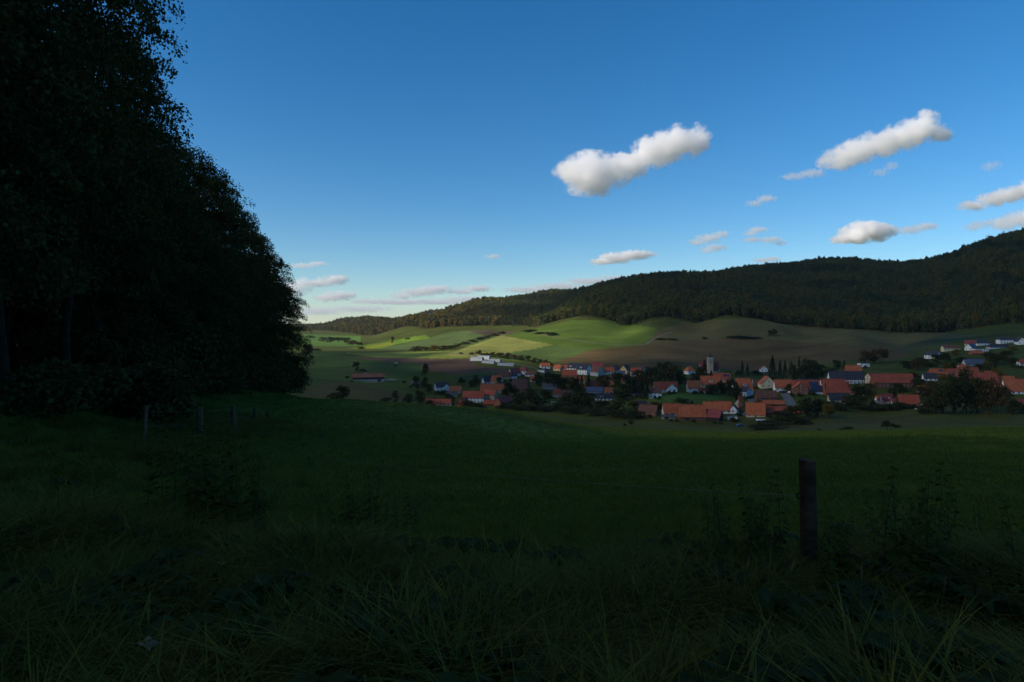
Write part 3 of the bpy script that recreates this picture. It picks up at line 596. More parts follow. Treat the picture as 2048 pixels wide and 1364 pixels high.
H = [ # px, py, length, depth, wall, roof, turn, roof cover, wall cover, label, options
 (883, 783, 27, 15, 9, 8, 26, 'k', 'w', 'white house with dark slate roof and front gable at the left end of the village', 'x'),
 (911, 787, 24, 14, 5, 9, -8, 'o', 'c', 'small house with orange roof and cream gable behind the grey shed', ''),
 (904, 794, 21, 12, 4, 7, 4, 'g', 'g', 'grey-roofed shed below the white house at the left end', 'NB'),
 (877, 815, 50, 14, 7, 9, -3, 'r', 'w', 'long low red-roofed barn with a white wall beside the meadow edge', 'B'),
 (926, 813, 26, 16, 6, 10, 62, 'r', 'k', 'brick gabled barn with dark red roof, left of the long farmhouse', 'N'),
 (947, 806, 42, 16, 11, 12, -4, 'r', 'w', 'long farmhouse with big red roof and whitewashed front wall', ''),
 (981, 801, 27, 15, 11, 10, -30, 'r', 'c', 'cream farmhouse with brown windows and a half-timbered white gable end', 't'),
 (989, 787, 56, 14, 7, 12, -2, 'o', 's', 'very long orange-roofed barn behind the cream farmhouse', 'NB'),
 (978, 769, 27, 13, 6, 9, 28, 'n', 'w', 'white gabled house with dark blue roof behind the long orange barn', ''),
 (994, 768, 22, 14, 6, 10, -32, 'o', 'c', 'orange-roofed house with a beige gable beside the dark blue roof', ''),
 (1009, 759, 28, 14, 6, 9, -8, 'b', 's', 'dark brown roofed house behind the round hedge tree', ''),
 (1029, 753, 24, 13, 6, 9, 34, 'm', 'w', 'maroon-roofed house with bright white gable triangle', ''),
 (1046, 749, 18, 14, 7, 8, -20, 'm', 'w', 'maroon hipped house just below the end of the plastic tunnels', 'h'),
 (1025, 758, 16, 12, 6, 7, 12, 'k', 'w', 'small slate-roofed house in front of the maroon roof', ''),
 (1061, 754, 22, 14, 5, 7, -6, 'b', 'w', 'low white bungalow under a dark brown hipped roof', 'h'),
 (1040, 783, 38, 22, 6, 18, -14, 'b', 'k', 'large barn with a broad dark reddish-brown roof among trees', 'HN'),
 (1054, 797, 24, 14, 6, 10, -4, 'b', 'k', 'small brown-roofed barn below the broad reddish-brown roof', 'N'),
 (1010, 811, 46, 18, 6, 9, 48, 'm', 'k', 'long low barn with an orange brick gable running back to the right', 'N'),
 (980, 811, 24, 10, 4, 6, 0, 'r', 'k', 'low red-roofed lean-to beside the brick-gabled barn', 'N'),
 (1090, 737, 19, 12, 5, 6, 6, 'o', 'w', 'small white house with orange roof, leftmost of the upper row', ''),
 (1084, 745, 17, 11, 5, 1, 0, 'g', 'w', 'flat-roofed white garage block at the upper left of the village', 'fN'),
 (1096, 749, 13, 11, 4, 6, 0, 'n', 'g', 'low shed with navy roof below the flat white garages', 'N'),
 (1116, 742, 15, 12, 5, 7, -34, 'o', 'c', 'small orange-roofed house with pale gable in the upper row', ''),
 (1131, 742, 13, 11, 5, 6, -34, 'r', 'w', 'small red-roofed cottage with white gable left of the twin white houses', ''),
 (1147, 744, 20, 16, 8, 9, -34, 'n', 'w', 'left one of the two tall white houses with dark blue roofs', 'd'),
 (1139, 755, 29, 13, 5, 10, -4, 'r', 'k', 'red-roofed barn with a pale stripe below the twin white houses', 'N'),
 (1168, 750, 24, 19, 11, 10, -36, 'n', 'w', 'right one of the two tall white houses with dark blue roofs', 'd'),
 (1195, 753, 25, 18, 9, 10, -58, 'b', 'g', 'house with a big blank grey gable and brown roof', ''),
 (1195, 740, 22, 14, 6, 9, -6, 'm', 'w', 'maroon-roofed house rising behind the grey gable', ''),
 (1219, 749, 18, 13, 6, 8, -10, 'r', 'w', 'low white house with red roof right of the grey gable', ''),
 (1231, 746, 19, 14, 7, 8, 10, 'n', 'g', 'navy-roofed house between the red roof and the yellow gable', 'h'),
 (1251, 748, 19, 16, 8, 9, 54, 'k', 'y', 'house with a bright yellow gable and dark roof', ''),
 (1241, 754, 17, 12, 6, 6, 0, 'u', 'p', 'low pink annexe with blue-grey roof below the yellow gable', ''),
 (1272, 752, 21, 14, 8, 8, -6, 'r', 'l', 'pale blue house with red roof at the right of the upper row', ''),
 (1285, 745, 10, 12, 5, 6, -40, 'n', 'l', 'small lilac-white house with navy roof at the end of the upper row', ''),
 (1184, 779, 30, 16, 6, 11, 46, 'r', 'k', 'orange gabled barn with red roof amid the mid-village trees', 'N'),
 (1190, 787, 33, 16, 4, 8, -12, 'u', 'g', 'broad low blue-grey roofed hall in the middle of the village', 'N'),
 (1210, 802, 38, 15, 6, 8, -4, 'k', 'w', 'white house with grey slate roof half hidden by bushes', 'd'),
 (1224, 770, 15, 12, 6, 9, 70, 'r', 'k', 'brick gable peeping out between two round trees', ''),
 (1250, 767, 14, 12, 5, 8, 0, 'o', 's', 'small orange roof showing above trees left of the church wood', ''),
 (1310, 796, 24, 14, 11, 8, -6, 'b', 'w', 'small white house with dark brown roof and an orange door', ''),
 (1331, 785, 47, 14, 8, 13, -3, 'r', 'w', 'long red-roofed house with white timber-framed wall', 'tx'),
 (1297, 834, 36, 18, 10, 12, -30, 'b', 'k', 'old brown-roofed brick house at the meadow edge, leftmost of the front row', ''),
 (1343, 833, 35, 15, 9, 16, 2, 'o', 'w', 'orange-roofed house with white eaves wall between old brick house and barn', ''),
 (1337, 838, 26, 8, 5, 3, 0, 'g', 's', 'low lean-to with grey canopy in front of the orange-roofed house', 'B'),
 (1383, 842, 53, 22, 10, 21, -3, 'o', 'k', 'big barn with broad orange roof and half-timbered brick wall', 'tB'),
 (1424, 844, 38, 26, 9, 13, -34, 'm', 'd', 'black-boarded barn with dark red roof, right of the big orange barn', 'N'),
 (1434, 828, 54, 18, 8, 15, -6, 'o', 'w', 'long orange-roofed building with white gable behind the black barn', ''),
 (1443, 815, 30, 12, 6, 6, 0, 'o', 'k', 'narrow orange roof strip behind the long orange-roofed building', 'N'),
 (1387, 785, 25, 15, 10, 13, -3, 'o', 'w', 'half-timbered white house with red roof above the green slope', 't'),
 (1407, 786, 20, 9, 5, 4, 0, 'm', 'c', 'low cream outbuilding with maroon roof beside the half-timbered white house', 'C'),
 (1420, 777, 37, 17, 9, 15, -10, 'o', 'c', 'orange-roofed cream house below the church', 'd'),
 (1442, 763, 35, 14, 6, 10, -8, 'r', 's', 'red-roofed house with solar panels right below the church tower', 's'),
 (1379, 749, 16, 15, 7, 9, 20, 'o', 'w', 'square house with orange pyramid roof left of the church conifer', 'h'),
 (1485, 790, 38, 20, 12, 20, -8, 'o', 'w', 'tall house with large orange half-hipped roof right of the church', 'Hd'),
 (1492, 793, 16, 15, 10, 8, -62, 'k', 'l', 'slate-hung pale blue gable house in front of the large half-hipped roof', ''),
 (1534, 777, 30, 30, 9, 14, 82, 'o', 'c', 'house with wide beige gable facing the camera and red roof', ''),
 (1532, 803, 40, 15, 9, 12, -2, 'b', 'k', 'brown-roofed timber-framed brick house below the wide beige gable', 't'),
 (1546, 812, 42, 10, 5, 6, 0, 'o', 'k', 'low orange-roofed shed in front of the timber-framed brick house', 'N'),
 (1566, 783, 35, 15, 9, 14, -3, 'o', 'w', 'red-roofed white house left of the brick gable with white windows', ''),
 (1611, 786, 53, 16, 9, 16, -2, 'r', 'k', 'large red-roofed barn with solar panels behind the brick gable', 's'),
 (1600, 789, 24, 27, 13, 11, 76, 'o', 'k', 'brick and timber gable house with white windows in mid-village', 't'),
 (1636, 788, 30, 13, 6, 10, 0, 'k', 'w', 'white shed with its whole roof covered by solar panels', 'SN'),
 (1672, 793, 49, 22, 8, 26, -3, 'r', 'k', 'very large red hipped barn roof right of the solar shed', 'HN'),
 (1677, 806, 40, 13, 8, 11, -3, 'k', 's', 'dark grey roofed house with beige wall below the large red barn', ''),
 (1694, 808, 15, 9, 4, 5, 0, 'r', 'w', 'small red-roofed annexe with white wall beside the beige-walled house', ''),
 (1511, 835, 36, 19, 7, 21, -18, 'o', 'c', 'cream house with tall orange roof at the meadow edge', ''),
 (1566, 829, 76, 14, 5, 10, -3, 'r', 'k', 'very long low red-roofed barn right of the tall orange roof', 'N'),
 (1465, 840, 17, 10, 7, 1.5, -6, 'g', 'w', 'tiny flat-roofed white shed between the black barn and the cream house', 'f'),
 (1478, 815, 20, 14, 8, 8, 60, 'k', 'c', 'cream gabled house behind the brick tower', ''),
 (1468, 828, 16, 14, 9, 8, 60, 'k', 'l', 'narrow dark house with white and blue gable left of the brick tower', ''),
 (1511, 774, 15, 12, 6, 7, 0, 'b', 'k', 'small brown-roofed house between half-hipped roof and beige gable', ''),
 (1527, 744, 13, 13, 6, 6, 80, 'r', 'w', 'small white house with red roof alone below the brown field', ''),
 (1613, 763, 38, 14, 4, 7, 0, 'g', 'g', 'low grey hipped hall behind the large barn with solar panels', 'hN'),
 (1691, 768, 67, 15, 11, 14, -3, 'k', 'w', 'very long half-timbered white house with dark slate roof', 't'),
 (1706, 748, 30, 13, 6, 11, -3, 'o', 'k', 'orange roof rising behind the long half-timbered house', ''),
 (1727, 734, 19, 12, 7, 1.5, 0, 'k', 'w', 'white flat-roofed box house on the upper edge of the village', 'f'),
 (1741, 767, 22, 15, 11, 9, 36, 'o', 'c', 'beige house with tilted-looking red roof right of the long half-timbered house', ''),
 (1784, 776, 78, 17, 12, 16, -3, 'r', 'k', 'very long brick barn with red roof on the right of the village', 't'),
 (1757, 807, 10, 12, 7, 8, 0, 'o', 'w', 'narrow red-roofed white house at the lower right, beside a dark tree', ''),
 (1773, 809, 21, 14, 9, 11, -3, 'm', 'p', 'maroon-roofed house with white dormer at the lower right', 'd'),
 (1791, 808, 18, 10, 5, 6, 0, 'm', 'c', 'low maroon-roofed link building between two lower right houses', 'C'),
 (1816, 814, 37, 17, 8, 15, -12, 'r', 'd', 'red-roofed house with dark gable and a white dish at the lower right', ''),
 (1859, 762, 24, 13, 6, 9, -10, 'k', 'w', 'white house with slate roof right of the very long brick barn', ''),
 (1873, 752, 26, 13, 6, 8, -4, 'o', 'k', 'orange-roofed house with blue solar panels right of the slate roof', 's'),
 (1865, 718, 24, 18, 8, 8, -52, 'k', 'w', 'white gabled house with dark roof on the slope at the upper right', ''),
 (1901, 702, 31, 13, 6, 5, -6, 'b', 'c', 'wide beige house with low brown roof on the upper right slope', ''),
 (1942, 701, 26, 13, 6, 7, 34, 'u', 'w', 'white gabled house with blue roof on the upper right slope', ''),
 (1941, 692, 20, 12, 5, 6, -30, 'm', 'y', 'maroon-roofed house with yellow gable just above the blue roof', ''),
 (1963, 691, 25, 14, 5, 8, -4, 'k', 'w', 'white house with large dark hipped roof near the upper right corner of the village', 'h'),
 (1960, 703, 28, 11, 5, 1.2, 0, 'g', 'w', 'flat pale house below the large dark hipped roof', 'f'),
 (1952, 709, 23, 11, 3, 5, 0, 'o', 'k', 'low orange roof below the flat pale house', 'N'),
 (1996, 697, 40, 13, 3, 6, 0, 'k', 'w', 'long low dark roof with white eaves on the upper right slope', 'hC'),
 (2011, 687, 29, 14, 8, 5, -4, 'k', 'w', 'two-storey white villa with dark roof at the upper right', 'h'),
 (2040, 690, 24, 14, 7, 8, 70, 'k', 'w', 'white gabled house with dark roof, rightmost on the upper slope', ''),
 (1948, 732, 40, 15, 4, 9, -3, 'u', 'g', 'hall with bright blue roof among autumn trees at the right', 'N'),
 (1903, 753, 22, 12, 6, 9, -4, 'r', 'k', 'red roof behind the yellow tree at the right', ''),
 (1914, 757, 14, 15, 7, 9, 80, 'k', 'l', 'blue-grey slate gable between two red roofs at the right', ''),
 (1934, 760, 40, 17, 6, 19, -6, 'r', 'k', 'large red roof right of the slate gable', 'N'),
 (1972, 771, 38, 17, 6, 19, -8, 'r', 'k', 'large red roof half hidden behind the tall front trees', 'N'),
 (1979, 758, 20, 13, 6, 9, -3, 'o', 'k', 'orange roof strip behind the half hidden large red roof', ''),
 (2032, 789, 48, 20, 8, 22, -8, 'o', 'w', 'large orange-roofed building at the right edge of the frame', ''),
 (2040, 814, 15, 12, 5, 10, 0, 'r', 'k', 'small red-roofed building at the lower right edge of the frame', ''),
 (2044, 732, 16, 12, 6, 7, 0, 'r', 'w', 'white house with red roof cut by the right frame edge', ''),
 (1873, 804, 13, 9, 3, 5, 0, 'o', 'k', 'little red shed roof left of the tall front trees', 'N'),
 (1114, 795, 14, 12, 8, 9, 0, 'r', 'p', 'narrow pinkish house with red roof above the lane', ''),
 (1133, 796, 22, 14, 6, 9, -6, 'b', 'g', 'grey-brown roofed house right of the narrow pinkish house', ''),
 (1099, 778, 28, 14, 4, 6, 0, 'g', 'g', 'low grey-roofed hall among trees in the left half of the village', 'N'),
 (1270, 791, 26, 13, 6, 8, -8, 'n', 'w', 'navy-roofed house amid dark conifers left of the small white house', ''),
 (1283, 816, 20, 12, 6, 7, 10, 'k', 'p', 'slate-roofed pinkish cottage above the old brown-roofed brick house', ''),
 (1070, 765, 17, 12, 5, 7, -10, 'r', 'w', 'small white cottage with red roof right of the dark brown bungalow', ''),
 (1456, 778, 17, 13, 7, 9, -30, 'o', 'w', 'white gabled cottage with orange roof between two large orange roofs', ''),
 (1652, 774, 22, 13, 6, 9, -4, 'r', 'w', 'red-roofed house behind the solar shed', ''),
 (1714, 792, 22, 13, 6, 10, -6, 'o', 'c', 'orange-roofed cream cottage left of the big dark front tree', ''),
 (1846, 787, 20, 12, 6, 9, -8, 'o', 'w', 'orange-roofed white cottage among brown trees at the right', 'd'),
 (1990, 788, 26, 13, 6, 11, -6, 'r', 'w', 'red-roofed white house peeping out right of the tall front trees', ''),
 (2012, 770, 28, 14, 6, 11, -10, 'o', 'k', 'orange-roofed brick house above the right edge trees', ''),
 (1926, 744, 18, 12, 6, 8, -4, 'o', 'w', 'small white house with orange roof below the bright blue hall', ''),
 (1218, 789, 16, 12, 5, 8, -20, 'o', 'w', 'small orange-roofed white cottage above the grey slate roof', ''),
 (1160, 768, 18, 12, 6, 8, -12, 'r', 'c', 'red-roofed cream cottage below the twin white houses', ''),
 (830, 771, 15, 10, 4, 5, 0, 'g', 'd', 'small grey shed alone left of the white house', 'N'),
]
for r_ in H:
    lab = r_[9]; barn = any(w in lab for w in ('barn', 'shed', 'hall', 'lean-to', 'outbuilding', 'annexe', 'garage'))
    house(*r_[:10], r_[10], 'barn' if 'barn' in lab else 'shed' if barn else 'house', 'barn' if 'barn' in lab else 'farm_shed' if barn else 'village_house')

# the church: nave, square tower with a thin spire, porch and a small apse
def church():
    g = hit(1421, 747); s = g.y / F; o = empty('church', (g.x, g.y + 6, g.z), math.radians(-4)); tag(o, 'small stone church with square pale tower, thin dark spire and red nave roof', 'church')
    REFS.append((1421, 747, g.y, 'the stone church', 40))
    link('wall', wall_mesh(36 * s, 15 * s, 9 * s, 14 * s, True, 's'), o); r = link('roof', roof_mesh(36 * s, 15 * s, 9 * s, 14 * s, 'gable', 'm'), o)
    t = 10 * s; tx = 0.0; ty = -7.5 * s - t / 2 - .1; th = 31 * s
    tw = MB().box(tx - t / 2, tx + t / 2, ty - t / 2, ty + t / 2, -3, th).build('tower', WALL['s'], o)
    c = MB(); c.box(tx - t / 2 - .15, tx + t / 2 + .15, ty - t / 2 - .15, ty + t / 2 + .15, th, th + .4); c.build('cornice', WALL['w'], tw)
    sp = MB(); w0 = t * .46; zz = th + .4
    sp.add([(tx - w0, ty - w0, zz), (tx + w0, ty - w0, zz), (tx + w0, ty + w0, zz), (tx - w0, ty + w0, zz), (tx - w0 * .3, ty - w0 * .3, zz + 3 * s), (tx + w0 * .3, ty - w0 * .3, zz + 3 * s), (tx + w0 * .3, ty + w0 * .3, zz + 3 * s), (tx - w0 * .3, ty + w0 * .3, zz + 3 * s), (tx, ty, zz + 12 * s)],
           [(0, 1, 5, 4), (1, 2, 6, 5), (2, 3, 7, 6), (3, 0, 4, 7), (4, 5, 8), (5, 6, 8), (6, 7, 8), (7, 4, 8)])
    spo = sp.build('spire', ROOF['k'], tw); MB().bar((tx, ty, zz + 11.5 * s), (tx, ty, zz + 13.5 * s), .1, .1).bar((tx - .4, ty, zz + 12.9 * s), (tx + .4, ty, zz + 12.9 * s), .08, .08).build('cross', M_FRAME, spo)
    for x_ in (-.22, .22): put(WIN, 'window', tw, (tx + x_ * t, ty - t / 2 - .003, th * .86), (.8, 1, 1.8))
    b = MB(); b.tube([(tx, ty - t / 2 - .1, th * .72), (tx, ty - t / 2 - .02, th * .72)], [.75, .75], 20); b.build('clock_face', WALL['d'], tw)
    for i in range(5): put(WIN, 'window', o, ((-14 + 7 * i) * s, -7.5 * s - .003, 5 * s), (1.1, 1, 2.6))
    px_ = 9 * s; MB().box(px_ - 5 * s, px_ + 6 * s, -13 * s, -7.5 * s, -3, 5 * s).build('porch', WALL['s'], o)
    q = MB(); q.add([(px_ - 5.5 * s, -13.5 * s, 5 * s), (px_ + 6.5 * s, -13.5 * s, 5 * s), (px_ + 6.5 * s, -7.4 * s, 10 * s), (px_ - 5.5 * s, -7.4 * s, 10 * s), (px_ - 5.5 * s, -13.5 * s, 4.8 * s), (px_ + 6.5 * s, -13.5 * s, 4.8 * s), (px_ + 6.5 * s, -7.4 * s, 9.6 * s), (px_ - 5.5 * s, -7.4 * s, 9.6 * s)], [(0, 1, 2, 3), (7, 6, 5, 4), (0, 4, 5, 1), (1, 5, 6, 2), (3, 7, 4, 0)]); q.build('porch_roof', ROOF['m'], o)
    a = MB(); a.tube([(19 * s, 0, -3), (19 * s, 0, 10 * s)], [3.2 * s, 3.2 * s], 10); ap = a.build('apse', WALL['s'], o); MB().tube([(19 * s, 0, 10 * s), (19 * s, 0, 13.5 * s)], [3.6 * s, .05], 10).build('apse_roof', ROOF['k'], ap)
church()
def brick_tower():
    g = hit(1483, 824); s = g.y / F; o = empty('brick_tower', (g.x, g.y + 2, g.z)); tag(o, 'slim square red-brick tower in the lane of the village front', 'tower')
    MB().box(-3.6 * s, 3.6 * s, -3 * s, 3 * s, -2, 26 * s).build('shaft', WALL['k'], o); MB().box(-4.1 * s, 4.1 * s, -3.5 * s, 3.5 * s, 26 * s, 31 * s).build('head', ROOF['m'], o); put(WIN, 'window', o, (0, -3 * s - .003, 15 * s), (.8, 1, 1.2))
brick_tower()
# red stable in the valley with its yard
def stable():
    g = hit(733, 762); s = g.y / F; o = empty('cattle_stable', (g.x, g.y + 8, g.z), math.radians(14)); tag(o, 'long cattle stable with brown-red roof and red gable alone in the valley meadow', 'stable')
    L, W, hw, hr = 62 * s, 26 * s, 7.5 * s, 6 * s; REFS.append((733, 762, g.y, 'the cattle stable', 62))
    link('wall', wall_mesh(L, W, hw, hr, True, 'x'), o); link('roof', roof_mesh(L, W, hw, hr, 'gable', 'b', .3, .8), o)
    MB().box(-L / 2 - .06, L / 2 + .06, -W / 2 - .06, W / 2 + .06, -2, hw * .38).build('plinth', WALL['g'], o)
    for i in range(8): put(GATE, 'stall_opening', o, (-L / 2 + L * (i + .5) / 8, -W / 2 - .07, hw * .4), (L / 8 * .8, 1, hw * .45))
stable()
# plastic tunnels
M_FOIL = mat('tunnel_foil', (0.21, 0.235, 0.26), 0.35, 0.06, 0.5, 0.4)
M_FEND = mat('tunnel_end', (0.20, 0.24, 0.26), 0.5, 0.1, 0.5, 0.3)
def tunnel(px, py, Lp, Wp, Hp, yaw, label):
    g = hit(px, py); s = g.y / F; L, W, Hh = Lp * s, Wp * s, Hp * s; o = empty('plastic_tunnel', (g.x, g.y + W / 2, g.z), math.radians(yaw)); tag(o, label, 'greenhouse', 'plastic tunnels above the village')
    n = 10; v = []; f = []
    ribs = max(4, int(L / 3))
    for i in range(ribs * 2 + 1):
        x = -L / 2 + L * i / (ribs * 2); b_ = 1.0 if i % 2 == 0 else 0.97
        for k in range(n + 1): a = math.pi * k / n; v.append((x, -W / 2 * math.cos(a) * b_, max(Hh * math.sin(a) ** 0.8 * b_, -0.0) - (.4 if k in (0, n) else 0)))
    for i in range(ribs * 2):
        for k in range(n): f.append((i * (n + 1) + k, (i + 1) * (n + 1) + k, (i + 1) * (n + 1) + k + 1, i * (n + 1) + k + 1))
    MB().add(v, f).build('foil_cover', M_FOIL, o, True)
    for sd_ in (-1, 1):
        e = [(sd_ * L / 2 * .995, -W / 2 * math.cos(math.pi * k / n), Hh * math.sin(math.pi * k / n) ** 0.8) for k in range(n + 1)]; MB().add(e, [tuple(range(n + 1))]).build('end_wall', M_FEND, o)
        MB().box(min(sd_ * L / 2, sd_ * (L / 2 + .1)), max(sd_ * L / 2, sd_ * (L / 2 + .1)), -W * .18, W * .18, 0, Hh * .6).build('door', M_FRAME, o)
    for i in range(0, ribs + 1, 2):
        x = -L / 2 + L * i / ribs; MB().tube([(x, -W / 2 * 1.01 * math.cos(math.pi * k / n), Hh * 1.01 * math.sin(math.pi * k / n) ** 0.8) for k in range(n + 1)], [.06] * (n + 1), 4).build('hoop', M_FEND, o)
tunnel(954, 722, 26, 13, 8, -22, 'white plastic tunnel greenhouse, farthest left of the group')
tunnel(968, 719, 26, 11, 8, -22, 'white plastic tunnel just behind the farthest left one')
tunnel(977, 727, 26, 11, 6, -20, 'low white plastic tunnel in the middle of the group, nearer the ploughed field')
tunnel(990, 724, 24, 10, 6, -20, 'low white plastic tunnel in the middle of the group, on the hedge side')
tunnel(1012, 732, 34, 11, 6, -14, 'long low white plastic tunnel, rightmost and nearest the houses')

# ------------------------------------------------------------------ village trees and shrubs
TR = {'d': [crown_unit('crown', 400 + k, 1300, 0.085, 'round', M_VILL) for k in range(4)], 'b': [crown_unit('foliage', 420 + k, 1100, 0.095, 'bush', M_VILL) for k in range(4)],
      't': [crown_unit('crown', 440 + k, 1300, 0.075, 'tall', M_VILL) for k in range(3)], 'c': [crown_unit('crown', 460 + k, 1000, 0.075, 'conifer', M_NEED) for k in range(3)],
      'y': [crown_unit('crown', 480 + k, 1200, 0.085, 'round', M_YELL) for k in range(2)], 'r': [crown_unit('crown', 490 + k, 1200, 0.085, 'round', M_BROW) for k in range(3)]}
TT = trunk_unit('trunk', 500)
KIND = {'d': ('round dark green tree', 'village_tree', 'tree'), 'b': ('dark green bush', 'garden_bush', 'bush'), 't': ('tall narrow green tree', 'tall_tree', 'tree'), 'c': ('dark pointed conifer', 'conifer_tree', 'tree'), 'y': ('yellow autumn tree', 'autumn_tree', 'tree'), 'r': ('olive-brown autumn tree', 'autumn_tree', 'tree')}
VT = '''770 806 12 22 b;790 808 27 15 t;815 808 20 20 d;838 809 24 22 d;857 814 15 18 b;831 778 24 15 d;848 777 22 15 d;856 786 17 16 d;866 812 18 18 b;895 808 20 14 d;904 813 22 13 t;884 790 10 24 b;935 815 14 26 b;955 817 10 26 b;960 800 10 10 b;
683 801 26 30 d;668 801 16 26 b;711 743 18 15 d;724 745 9 14 b;850 750 20 15 d;694 757 6 8 b;612 738 46 26 d;603 775 30 22 d;808 767 7 8 b;922 768 12 14 d;945 775 14 16 d;952 770 18 16 t;790 733 4 6 b;
1018 795 27 30 d;998 770 15 13 d;1075 815 26 32 d;1040 816 28 34 d;1062 806 30 30 d;1092 806 26 26 d;1008 818 12 30 b;1032 821 12 34 b;1060 822 14 34 b;1090 824 14 36 b;1113 778 34 32 d;1096 770 26 22 d;1076 772 24 24 d;1130 780 26 26 d;1150 786 34 26 d;1164 783 36 18 c;1178 781 34 18 c;1156 782 34 16 c;1140 816 34 44 d;1165 819 38 52 d;1120 822 20 40 b;1150 828 16 46 b;1195 832 18 48 b;1235 836 18 50 b;1265 840 20 44 b;1205 822 22 34 d;1235 824 24 34 d;1210 779 30 28 r;1200 772 22 18 d;1236 776 32 26 d;1248 804 40 40 d;1266 794 38 30 d;1285 798 38 34 c;1296 800 34 22 c;1272 818 20 24 b;1258 770 22 30 r;1284 772 34 40 r;1305 772 40 36 d;1332 770 50 40 d;1352 770 44 32 r;1362 778 40 22 d;1308 828 22 22 d;1322 820 18 26 b;
1365 806 12 26 b;1385 810 10 14 c;1402 766 34 20 d;1411 764 48 26 c;1424 768 30 18 c;1392 770 24 24 d;1428 790 22 30 d;1447 788 26 26 d;1463 792 34 22 d;1473 800 40 18 d;1480 800 26 14 b;1452 750 8 10 c;1460 750 9 8 c;1486 752 30 12 c;1496 752 24 12 c;1478 752 14 12 b;1514 752 12 20 b;1548 764 58 28 c;1562 763 48 16 c;1572 762 46 16 c;1585 764 40 14 d;1600 764 56 14 c;1592 764 40 14 c;1620 764 50 42 d;1640 760 34 34 d;1545 770 18 30 b;1575 772 10 26 b;1579 786 20 18 d;1676 740 18 18 d;1690 740 20 12 c;1664 748 14 20 b;1735 728 24 26 r;1752 727 26 22 r;1769 725 27 22 r;1700 738 8 12 b;1748 752 8 14 b;
1725 815 46 36 d;1703 818 28 30 d;1680 822 22 30 b;1660 838 26 26 y;1640 834 32 34 d;1618 836 36 36 d;1590 842 28 36 d;1570 850 26 44 d;1548 858 16 50 b;1520 860 10 36 b;1605 850 18 34 b;1745 800 36 20 r;1735 822 18 34 b;1760 822 16 34 b;1790 822 18 36 b;1803 785 20 30 d;1790 800 24 22 d;1808 818 16 30 b;1840 780 24 26 d;1850 800 30 30 r;1868 790 26 30 r;1832 765 22 26 d;1838 742 20 24 r;1818 738 16 26 d;1846 730 16 24 b;1860 735 12 26 b;1880 728 18 26 d;1895 722 16 20 d;1914 712 14 14 y;1898 742 14 20 y;1880 748 12 20 b;1905 738 14 24 d;1890 762 14 16 y;1925 725 12 22 b;1975 738 16 16 y;1960 740 12 20 d;1990 732 24 26 d;2010 728 24 26 d;2030 736 20 24 d;1985 752 22 26 d;2000 765 30 26 y;2018 712 12 20 b;2030 702 10 14 y;1985 716 12 24 b;1860 825 26 30 r;1875 828 40 34 d;1895 828 62 44 t;1918 828 76 44 t;1940 828 82 40 t;1962 828 72 40 t;1985 828 66 40 r;2010 829 54 36 r;2032 830 28 26 d;2046 826 22 20 b;1850 828 14 26 b;1981 834 10 14 y;
1695 862 7 22 b;1778 857 14 24 d;1795 856 8 16 b;1700 858 6 14 b;1640 862 5 10 b;1250 852 6 7 b;1262 849 9 9 b;
1480 677 7 44 b;1502 678 6 40 b;1550 672 14 12 d;1541 673 12 9 d;1322 680 5 20 b;1410 679 6 9 b;1345 680 4 22 b;
1062 664 6 30 b;1080 668 5 24 b;1098 672 9 12 b;1108 671 7 16 b;
785 687 13 7 d;812 679 4 5 b;817 679 4 5 b;
830 703 10 26 r;850 703 9 24 r;868 702 10 22 y;885 700 9 22 r;900 698 8 20 b;915 694 8 18 b;930 690 8 18 b;945 686 8 18 b;960 681 8 18 b;975 677 8 18 b;990 673 8 16 b;1004 669 7 14 b;958 711 10 14 d;943 709 5 10 b;922 708 4 8 b;970 713 8 16 b;984 714 9 18 d;1000 716 10 18 d;1014 718 12 16 d;1028 720 10 18 r;1042 722 11 16 d;1056 724 12 14 d;1068 726 10 14 d;1080 728 9 12 d;1092 729 9 12 d;1098 730 8 10 b;
645 684 9 18 r;660 685 10 20 d;675 684 9 20 r;690 686 10 22 d;703 690 9 20 r;716 692 8 18 r;722 698 5 14 b;620 676 6 14 b;632 702 6 16 b;620 703 7 18 b'''
CUT = (' with', ' beside', ' behind', ' below', ' between', ' in ', ' on ', ' right of', ' left of', ' under', ' above', ' at ', ' among', ' amid', ' running', ' alone', ' showing', ' half hidden', ' just', ' cut', ' peeping', ' rising', ' near', ',')
ORD = ['leftmost', 'second from left', 'third from left', 'fourth from left', 'fifth from left', 'sixth from left', 'seventh from left', 'eighth from left', 'ninth from left', 'tenth from left']
def short(t):
    t = t if t.startswith('the ') else 'the ' + t
    for w in CUT:
        if w in t and len(t.split(w)[0].split()) > 2: t = t.split(w)[0]
    return t
def settle(seen):
    for lab, l in seen.items():
        if len(l) > 1:
            l.sort(key=lambda q: q[0])
            for i, (p, o) in enumerate(l):
                o_ = 'rightmost' if i == len(l) - 1 else ORD[i] if i < 10 else 'one of the last'
                w = lab.split(); o['label'] = ' '.join(w[:16 - len(o_.split())]) + ', ' + o_
